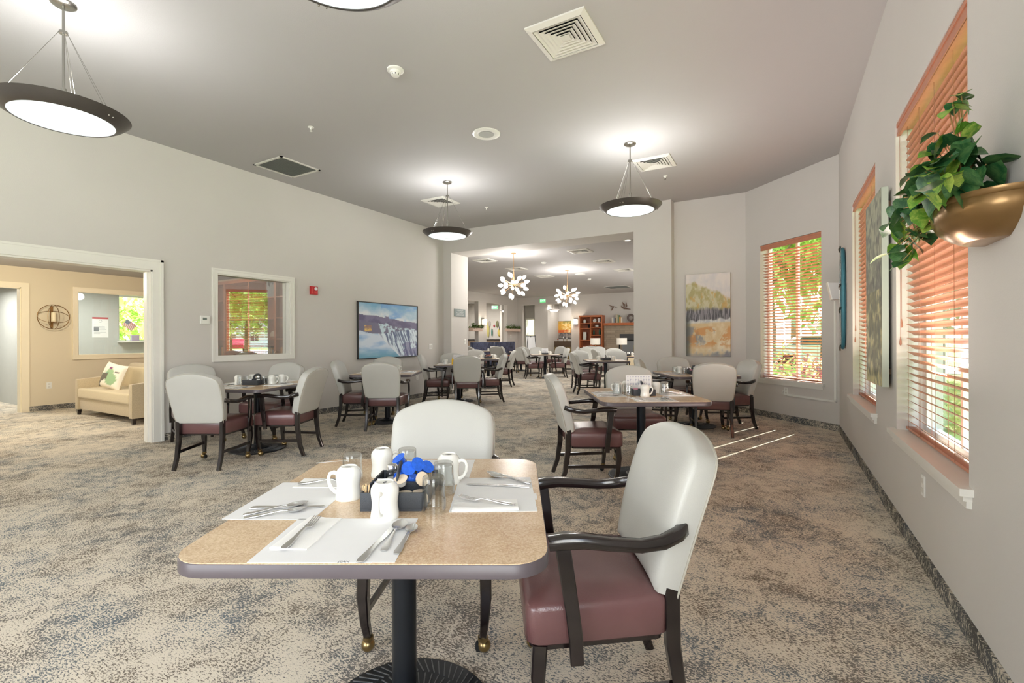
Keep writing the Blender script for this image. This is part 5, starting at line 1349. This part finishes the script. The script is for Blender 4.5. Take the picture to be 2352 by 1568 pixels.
MB().box(-.082, .082, -.052, .052, .13, .152).build('lid', mat('lavender_lid', (190, 176, 198), .7), r, smooth=0)
# library shelving along the back of that room
YB_, ZT_ = 5.40, 2.44
bays = [(-10.66, -9.80), (-9.80, -8.14), (-8.14, -7.30)]
rnd = random.Random(14); bookc = [(190, 178, 150), (170, 60, 50), (70, 100, 140), (220, 212, 196), (120, 140, 110), (200, 150, 80), (90, 70, 60), (140, 150, 160), (210, 190, 120), (60, 80, 70)]
BKM = [mat('book_cloth_%d' % i, c, .7) for i, c in enumerate(bookc)]
def book(x, y, z, w_, h_, d_, m, label, group, rz=0):
    b = MB().box(0, w_, 0, d_, 0, h_).build('book', m, smooth=0, loc=(x, y, z)); b.rotation_euler = (0, 0, rz)
    return tag(b, label, 'book', group)
for bi, (x0, x1) in enumerate(bays):
    nm = ('left', 'middle', 'right')[bi]
    c_ = thing('bookcase', 'cherry wood bookcase in the library, %s section behind the glass' % nm, 'bookcase', (x0, YB_, 0))
    w_ = x1 - x0
    MB().box(0, w_, .33, .345, .1, ZT_).build('back_panel', CHERRYD, c_, smooth=0)
    for x in (0, w_ - .03): MB().box(x, x + .03, 0, .33, 0, ZT_).build('side_panel', CHERRY, c_, smooth=0)
    if bi == 1: MB().box(w_ / 2 - .015, w_ / 2 + .015, 0, .33, 0, ZT_).build('divider', CHERRY, c_, smooth=0)
    for z in (.08, .50, .90, 1.285, 1.675, 2.065): MB().box(.03, w_ - .03, .005, .33, z - .022, z).build('shelf', CHERRY, c_, smooth=0)
    MB().box(-.01, w_ + .01, -.03, .345, ZT_ - .06, ZT_).build('cornice', CHERRY, c_, smooth=0)
BKN = ['beige', 'red', 'blue', 'cream', 'sage', 'ochre', 'brown', 'grey', 'straw', 'teal']
ORD = ['first', 'second', 'third', 'fourth', 'fifth', 'sixth', 'seventh', 'eighth', 'ninth', 'tenth', 'eleventh', 'twelfth', 'thirteenth', 'fourteenth', 'fifteenth', 'sixteenth', 'seventeenth', 'eighteenth', 'nineteenth', 'twentieth']
def row(x, x1, z, side, mmax=.24, tones=None):
    k = 0
    while x < x1 and k < 20:
        t_ = rnd.uniform(.024, .046); h_ = rnd.uniform(.17, mmax); c_i = rnd.choice(tones or list(range(10)))
        book(x, YB_ + .05, z, t_ * .94, h_, .17, BKM[c_i], '%s book, %s from the left on the library\'s %s' % (BKN[c_i], ORD[k], side), 'library books, ' + side); x += t_; k += 1
row(-10.40, -9.86, .90, 'lower left shelf'); row(-8.9, -8.2, .90, 'lower middle shelf'); row(-8.05, -7.55, .90, 'lower right shelf')
row(-9.70, -9.5, 1.285, 'shelf by the divider', .27, [0, 3, 8]); row(-7.86, -7.6, 2.065, 'top right shelf', .30, [0, 1, 3]); row(-8.46, -8.2, 2.065, 'top middle shelf', .34, [3, 7])
for x, z, s_, m, lab in ((-9.35, .90, .11, mat('stone_vase', (150, 142, 110), .6), 'squat round vase on the lower middle library shelf'), (-9.95, 1.285, .07, mat('shell_white', (216, 204, 190), .5), 'small white shell bowl on the left library shelf'), (-8.36, 1.285, .10, mat('clay_pot', (176, 160, 140), .6), 'round clay pot on the middle library shelf')):
    v_ = thing('vase', lab, 'vase', (x, YB_ + .16, z)); MB().lathe([(s_ * .5, 0), (s_ * .95, s_ * .4), (s_, s_ * .8), (s_ * .7, s_ * 1.3), (s_ * .35, s_ * 1.45), (s_ * .3, s_ * 1.4)], 20).build('body', m, v_)

# ================================================================== far dining room
r = thing('bookcase', 'tall cherry bookcase against the far dining-room wall', 'bookcase', (-8.06, 20.40, 0))
w_ = 1.09
MB().box(0, w_, .36, .38, 0, 2.28).build('back_panel', CHERRYD, r, smooth=0)
for x in (0, w_ / 2 - .02, w_ - .04): MB().box(x, x + .04, 0, .36, 0, 2.28).build('side_panel', CHERRY, r, smooth=0)
for a, b, zs in ((.04, w_ / 2 - .02, (.5, .9, 1.18, 1.72, 1.95)), (w_ / 2 + .02, w_ - .04, (.5, .95, 1.40, 1.76, 1.97))):
    for z in zs: MB().box(a, b, .01, .36, z - .03, z).build('shelf', CHERRY, r, smooth=0)
MB().box(-.01, w_ + .01, -.02, .38, 2.22, 2.30).build('cornice', CHERRY, r, smooth=0)
def knick(name, x, z, w_, h_, m, lab, cat, shape='box'):
    k = thing(name, lab, cat, (x, 20.58, z))
    if shape == 'box': MB().box(-w_ / 2, w_ / 2, -.05, .05, 0, h_).build('body', m, k, bevel=.006)
    elif shape == 'plate': MB().lathe([(.001, 0), (w_ * .35, .005), (w_ / 2, .02), (w_ / 2, .026), (.001, .012)], 20, M=Matrix.Translation((0, .02, w_ / 2)) @ Matrix.Rotation(PI / 2 - .15, 4, 'X')).build('body', m, k)
    else: MB().lathe([(w_ * .3, 0), (w_ / 2, h_ * .35), (w_ * .45, h_ * .7), (w_ * .25, h_), (w_ * .2, h_)], 16).build('body', m, k)
PC = mat('pale_ceramic', (216, 220, 210), .35); GC = mat('green_ceramic', (40, 96, 78), .4); MC_ = mat('mint_ceramic', (190, 214, 196), .4)
knick('jar', -7.86, 1.95, .16, .17, PC, 'pale jar on the top left shelf of the tall bookcase', 'jar', 'vase')
knick('plate', -7.38, 1.97, .17, .17, PC, 'round white plate on the top right shelf of the tall bookcase', 'plate', 'plate')
knick('picture_card', -7.16, 1.97, .11, .2, PAPER, 'white card at the right end of the top bookcase shelf', 'card')
knick('bowl', -7.27, 1.76, .18, .10, PC, 'white bowl on the second right shelf of the tall bookcase', 'bowl', 'vase')
knick('box', -7.66, 1.72, .07, .16, VOID, 'black box on the second left shelf of the tall bookcase', 'box')
knick('box', -7.86, 1.18, .15, .36, PC, 'stack-like pale box on the middle left bookcase shelf', 'box')
knick('vase', -7.42, 1.40, .08, .24, GC, 'dark green vase on the middle right bookcase shelf', 'vase', 'vase')
knick('vase', -7.14, 1.40, .10, .27, GC, 'wider green vase at the right end of the middle bookcase shelf', 'vase', 'vase')
knick('vase', -7.24, .95, .22, .24, MC_, 'mint pot on the lower right bookcase shelf', 'vase', 'vase')
knick('picture_card', -7.45, .95, .12, .22, PAPER, 'white card on the lower right bookcase shelf', 'card')
r = thing('fireplace', 'stone fireplace with a cherry mantel at the back of the far room', 'fireplace', (-5.8, 20.8, 0))
MB().box(-1.15, 1.6, -.18, 0, 0, 1.82).build('stone_front', STONE, r, smooth=0)
MB().box(-1.20, 1.65, -.30, 0, 1.82, 1.94).build('mantel', CHERRY, r, bevel=.01)
MB().box(-.42, 1.1, -.20, -.17, 1.16, 1.44).build('hood', mat('charcoal_metal', (72, 72, 74), .5, .3), r, smooth=0)
MB().box(-.36, 1.05, -.19, -.175, .35, 1.14).build('firebox', mat('fire_glass', (128, 130, 132), .3), r, smooth=0)
MB().box(-.46, -.40, -.21, -.17, .3, 1.2).box(-.46, 1.1, -.21, -.17, 1.12, 1.18).build('firebox_frame', VOID, r, smooth=0)
mx = -6.56
for k, (w_, h_, c) in enumerate([(.07, .24, 3), (.05, .22, 7), (.06, .20, 6), (.08, .36, 0), (.07, .34, 4), (.07, .26, 5), (.06, .24, 3)]):
    book(mx, 20.53, 1.94, w_, h_, .18, BKM[c], ['pale book at the left end of the mantel row', 'grey book second from the left on the mantel', 'short brown book on the mantel', 'tallest tan book on the mantel', 'tall green book on the mantel', 'ochre book on the mantel', 'pale book at the right end of the mantel row'][k], 'books on the fireplace mantel'); mx += w_ + .002
r = thing('wreath', 'small dark round wreath standing on the right of the mantel', 'wreath', (-5.72, 20.6, 2.15), 0)
MB().tube([(.13 * math.cos(2 * PI * k / 24), 0, .13 * math.sin(2 * PI * k / 24)) for k in range(25)], .045, 8, False).build('ring', mat('twig_brown', (110, 98, 92), .9, bump=.8, bscale=60), r)
MB().lathe([(.06, -.2), (.06, -.19), (.02, -.17)], 10).build('stand', VOID, r)
WD = mat('carved_wood', (122, 98, 84), .6)
def bird(x, z, pose, lab):
    b = thing('wall_bird', lab, 'ornament', (x, 20.74, z))
    if pose == 0:
        MB().tube([(-.06, 0, -.14), (.0, 0, -.02), (.05, 0, .06)], [.012, .035, .016], 8).build('body', WD, b)
        MB().prism([(.02, .0), (-.25, .14), (-.02, .07)], -.01, .01, Matrix.Rotation(PI / 2, 4, 'X')).build('wing', WD, b, smooth=0); MB().prism([(.03, .03), (.24, -.05), (.02, .07)], -.01, .01, Matrix.Rotation(PI / 2, 4, 'X')).build('wing', WD, b, smooth=0)
    else:
        MB().tube([(-.16, 0, .05), (-.14, 0, -.02), (-.02, 0, -.08), (.26, 0, -.13)], [.014, .022, .04, .012], 8).build('body', WD, b)
        MB().prism([(-.02, -.05), (-.12, .22), (.02, .10)], -.01, .01, Matrix.Rotation(PI / 2, 4, 'X')).build('wing', WD, b, smooth=0); MB().prism([(.04, -.06), (.06, .22), (.11, .02)], -.03, -.01, Matrix.Rotation(PI / 2, 4, 'X')).build('wing', WD, b, smooth=0)
bird(-6.58, 2.64, 0, 'left carved bird flying on the wall above the mantel'); bird(-6.03, 2.66, 1, 'right carved bird with raised wings above the mantel')
def sconce(loc, rz, lab):
    s_ = thing('wall_sconce', lab, 'sconce', loc, rz)
    MB().box(-.09, .09, -.03, 0, -.16, .16).build('back_plate', CHROME, s_, smooth=0)
    MB().lathe([(.085, -.12), (.10, -.115), (.10, .115), (.085, .12)], 18, (0, -.11, 0)).build('shade', SCONCEG, s_)
    MB().lathe([(.03, -.16), (.104, -.135), (.104, -.12), (.03, -.12)], 16, (0, -.11, 0)).build('lower_cap', CHROME, s_)
sconce((WL, 17.6, 2.0), rad(90), 'lit sconce on the column between the two left openings')
sconce((-8.36, FB, 2.03), 0, 'lit sconce on the far wall left of the tall bookcase')
for loc in ((WL + .3, 17.6, 2.0), (-8.36, FB - .3, 2.03)): lamp('sconce_glow', 'POINT', loc, 14, (1, .88, .72), .1)
def exit_sign(loc, rz, lab):
    s_ = thing('exit_sign', lab, 'exit sign', loc, rz)
    MB().box(-.16, .16, -.03, 0, -.09, .09).build('housing', WHITE, s_, smooth=0)
    MB().box(-.15, .15, -.032, -.03, -.08, .08).build('lit_panel', GREENSIGN, s_, smooth=0)
    text('lettering', 'EXIT', .13, mat('sign_white', (240, 255, 244), .5, emit=(240, 255, 244), estr=1.2), Matrix.Translation((0, -.034, 0)) @ Matrix.Rotation(PI / 2, 4, 'X'), s_, .0005)
exit_sign((-10.11, FB, 3.10), 0, 'lit green exit sign over the wide rear opening')
exit_sign((-12.7, 20.5, 2.85), rad(20), 'lit green exit sign in the room behind the left planter opening')
def flower_box(y0, y1, z, lab, seed):
    r = thing('planter_box', lab, 'planter', (WL, (y0 + y1) / 2, z), rad(90)); h = (y1 - y0) / 2
    MB().box(-h, h, -.24, -.01, 0, .14).build('box', PINKBOX, r, bevel=.008)
    rnd = random.Random(seed); f = MB()
    for k in range(260):
        p = Vector((rnd.uniform(-h, h * 1.05), rnd.uniform(-.28, -.0), .12 + abs(rnd.gauss(0, .07))))
        leafmesh(f, Matrix.Translation(p) @ Matrix.Rotation(rnd.random() * 6.28, 4, 'Z') @ Matrix.Rotation(rnd.uniform(-.2, 1.3), 4, 'X'), rnd.uniform(.05, .10))
    f.build('foliage', leaf_mat('box_leaf_%d' % seed, lin((66, 98, 50)), lin((140, 158, 92))), r, smooth=0)
flower_box(16.50, 17.25, 1.58, 'pale planter box of greenery in the left opening nearest the pillar', 1)
flower_box(19.55, 20.72, 1.60, 'pale planter box of greenery at the far left corner of the far room', 2)
outlet((WL, 20.12, 1.36), rad(90), 'white thermostat plates below the far planter box', 'switch', .12, .18)
# booths against the left wall
for y0, lab in ((16.6, 'navy tufted booth bench by the left wall, nearer half'), (18.55, 'navy tufted booth bench by the left wall, under the far planter')):
    b = thing('booth_bench', lab, 'bench', (WL, y0, 0))
    MB().box(.02, .16, 0, 1.7, .0, 1.10).build('back', NAVY, b, bevel=.02)
    MB().box(.16, .68, 0, 1.7, .12, .44).build('seat_base', NAVY, b, smooth=0)
    MB().box(.14, .70, 0, 1.7, .44, .54).build('seat_cushion', TERRA, b, bevel=.02)
# white board easel
r = thing('easel_board', 'white board on a black easel before the rear opening', 'easel', (-9.1, 17.6, 0), rad(29.7 + 10))
MB().box(-.19, .19, -.012, 0, .62, 1.36, Matrix.Rotation(rad(-6), 4, 'X')).build('board', PAPER, r, smooth=0)
MB().box(-.205, .205, -.02, .005, 1.36, 1.385, Matrix.Rotation(rad(-6), 4, 'X')).box(-.205, .205, -.03, .005, .595, .62, Matrix.Rotation(rad(-6), 4, 'X')).build('board_rail', VOID, r, smooth=0)
for a, b in (((-.15, .0, 1.36), (-.26, -.05, 0)), ((.15, .0, 1.36), (.26, -.05, 0)), ((0, .12, 1.36), (0, .42, 0))): MB().tube([b, a], .012, 6).build('leg', VOID, r)
# table lamps near the fireplace
for (x, y), lab in (((-6.75, 18.9), 'table lamp with a pale drum shade in front of the tall bookcase'), ((-5.62, 18.9), 'table lamp with a pale drum shade in front of the stone fireplace')):
    t_ = thing('side_table', 'small dark side table under the ' + ('left' if x < -6 else 'right') + ' table lamp', 'table', (x, y, 0))
    MB().lathe([(.001, .56), (.26, .56), (.26, .59), (.001, .59)], 24).build('tabletop', ESP, t_); MB().lathe([(.16, 0), (.16, .02), (.03, .04), (.03, .56)], 14).build('pedestal', ESP, t_)
    l_ = thing('table_lamp', lab, 'lamp', (x, y, .59))
    MB().lathe([(.08, 0), (.08, .015), (.012, .03), (.012, .42)], 12).build('stem', STEMG, l_)
    MB().lathe([(.19, .40), (.205, .40), (.205, .67), (.19, .67)], 24, cap=False).build('shade', SHADE, l_); lamp('lamp_bulb', 'POINT', (x, y, 1.12), 4, (1, .85, .65), .05)
# armchair lounge seat near the fireplace
a_ = thing('lounge_armchair', 'tan lounge armchair in front of the fireplace, far right', 'armchair', (-5.1, 18.0, 0), rad(120))
MB().box(-.38, .38, -.35, .35, .12, .44).build('seat', SOFA, a_, bevel=.04)
for lx in (-.36, .36):
    for ly in (-.38, .28): MB().box(lx - .025, lx + .025, ly - .025, ly + .025, 0, .13).build('leg', ESP, a_, smooth=0); MB().box(-.38, .38, -.45, -.28, .12, .98).build('backrest', SOFA, a_, bevel=.05)
for sx_ in (-1, 1): MB().box(sx_ * .38 - .07, sx_ * .38 + .07, -.42, .32, .1, .62).build('arm', SOFA, a_, bevel=.03)
# corridor behind
def sunset(u, v):
    n = nz(u, v, 6, 4)
    if v < .68:
        d = math.hypot(u - .55, v - .38); c = mixrgb((250, 235, 190), (214, 160, 60), d * 3 + n); 
        if v > .52: c = mixrgb(c, (214, 96, 52), .75 + n)
        if v < .18: c = mixrgb(c, (140, 134, 70), .6 + n)
        return c
    return mixrgb((92, 88, 92), (160, 150, 140), n * 2 + .5 + (v - .7))
r = thing('sunset_painting', 'orange sunset canvas on the corridor wall beyond the rear opening', 'painting', (-10.10, 23.6, 1.73))
# corridor wall piece it hangs on
MB().box(-.44, .5, -.04, 0, -.46, .46).build('canvas_edge', VOID, r, smooth=0)
art('painted_face', .92, .90, 50, 50, sunset, CANVAS, r, Matrix.Translation((.03, -.042, 0)))
r = thing('credenza', 'olive wood credenza under the sunset canvas', 'cabinet', (-10.1, 23.25, 0))
MB().box(-.62, .9, -.22, .22, .08, .80).build('body', mat('olive_wood', (138, 118, 70), .5), r, smooth=0)
MB().box(-.66, .94, -.24, .24, .80, 1.10).build('top', mat('dark_brown_wood', (86, 70, 56), .4), r, smooth=0)
for x in (-.1, .25, .6): MB().box(x - .16, x + .16, -.232, -.22, .14, .76).build('door', mat('olive_wood', (138, 118, 70), .5), r, smooth=0)
for x, h_, lab in ((-10.35, .12, 'small red candle on the left of the credenza'), (-10.02, .22, 'taller brass candle holder on the credenza'), (-9.83, .16, 'shorter brass candle holder on the credenza')):
    c_ = thing('candle_holder', lab, 'candle', (x, 23.1, 1.10)); MB().lathe([(.04, 0), (.015, .02), (.015, h_ * .6), (.04, h_ * .65), (.04, h_ * .7)], 12).build('holder', BRASS, c_)
    MB().lathe([(.035, h_ * .7), (.035, h_ * 1.15), (.001, h_ * 1.15)], 12).build('candle', mat('candle_red', (180, 70, 50), .5) if h_ < .13 else PAPER, c_)
def bowl_pendant(x, y, z, zc_, lab):
    p = thing('bowl_pendant', lab, 'pendant light', (x, y, z)); MB().tube([(0, 0, 0), (0, 0, zc_)], .008, 6).build('stem', CHROME, p)
    MB().lathe([(.30, zc_), (.31, zc_ - .02), (.24, zc_ - .04)], 24, cap=False).build('rim', PEWTER, p); MB().lathe([(.24, zc_ - .03), (.18, zc_ - .10), (.001, zc_ - .13)], 24, cap=False).build('diffuser', LAMPW, p)
bowl_pendant(-10.2, 22.3, 3.1, -.35, 'lit bowl pendant in the corridor beyond the right chandelier')
bowl_pendant(-12.1, 20.6, 3.2, -.5, 'lit bowl pendant in the room beyond the left planter opening')
downlight(-10.9, 22.0, 3.1, 'small round lit ceiling light in the corridor beside the bowl pendant')
# coloured instruments and shelf on the activity-room wall
sh = thing('wall_counter', 'dark counter below the coloured ornaments in the left side room', 'counter', (-13.7, 21.95, 0), 0)
MB().box(-1.5, 1.0, -.5, 0, 0, 1.16).build('body', mat('counter_brown', (120, 104, 88), .6), sh, smooth=0); MB().box(-1.5, 1.0, -.55, 0, 1.16, 1.22).build('top', ESP, sh, smooth=0)
for k, (x, z, h_, w_, c, lab) in enumerate((
        (-14.01, 1.74, 0.9, 0.16, (200, 190, 120), 'tall yellow ornament at the left end of the side-room counter'),
        (-13.76, 1.60, 0.45, 0.1, (90, 140, 130), 'teal slim ornament above the side-room counter'),
        (-13.28, 1.57, 0.42, 0.26, (200, 180, 96), 'yellow-green wide ornament on the side-room wall'),
        (-13.62, 1.95, 0.14, 0.1, (190, 70, 84), 'small red ornament on the side-room wall'),
        (-13.42, 2.04, 0.38, 0.16, (120, 120, 84), 'olive leaf ornament high on the side-room wall'),
        (-13.25, 1.80, 0.3, 0.1, (64, 64, 66), 'black ornament on the side-room wall'),
        (-12.90, 1.47, 0.34, 0.24, (44, 140, 104), 'round emerald ornament at the right of the side-room counter'),
        (-13.93, 2.06, 0.34, 0.12, (176, 168, 158), 'grey hanging ornament at the left of the side-room wall'),
        )):
    o_ = thing('wall_ornament', lab, 'ornament', (x, 21.9, z)); MB().sphere((0, 0, 0), 1, 12, 8, (w_ / 2, .04, h_ / 2)).build('body', mat('ornament_%d' % k, c, .5), o_)
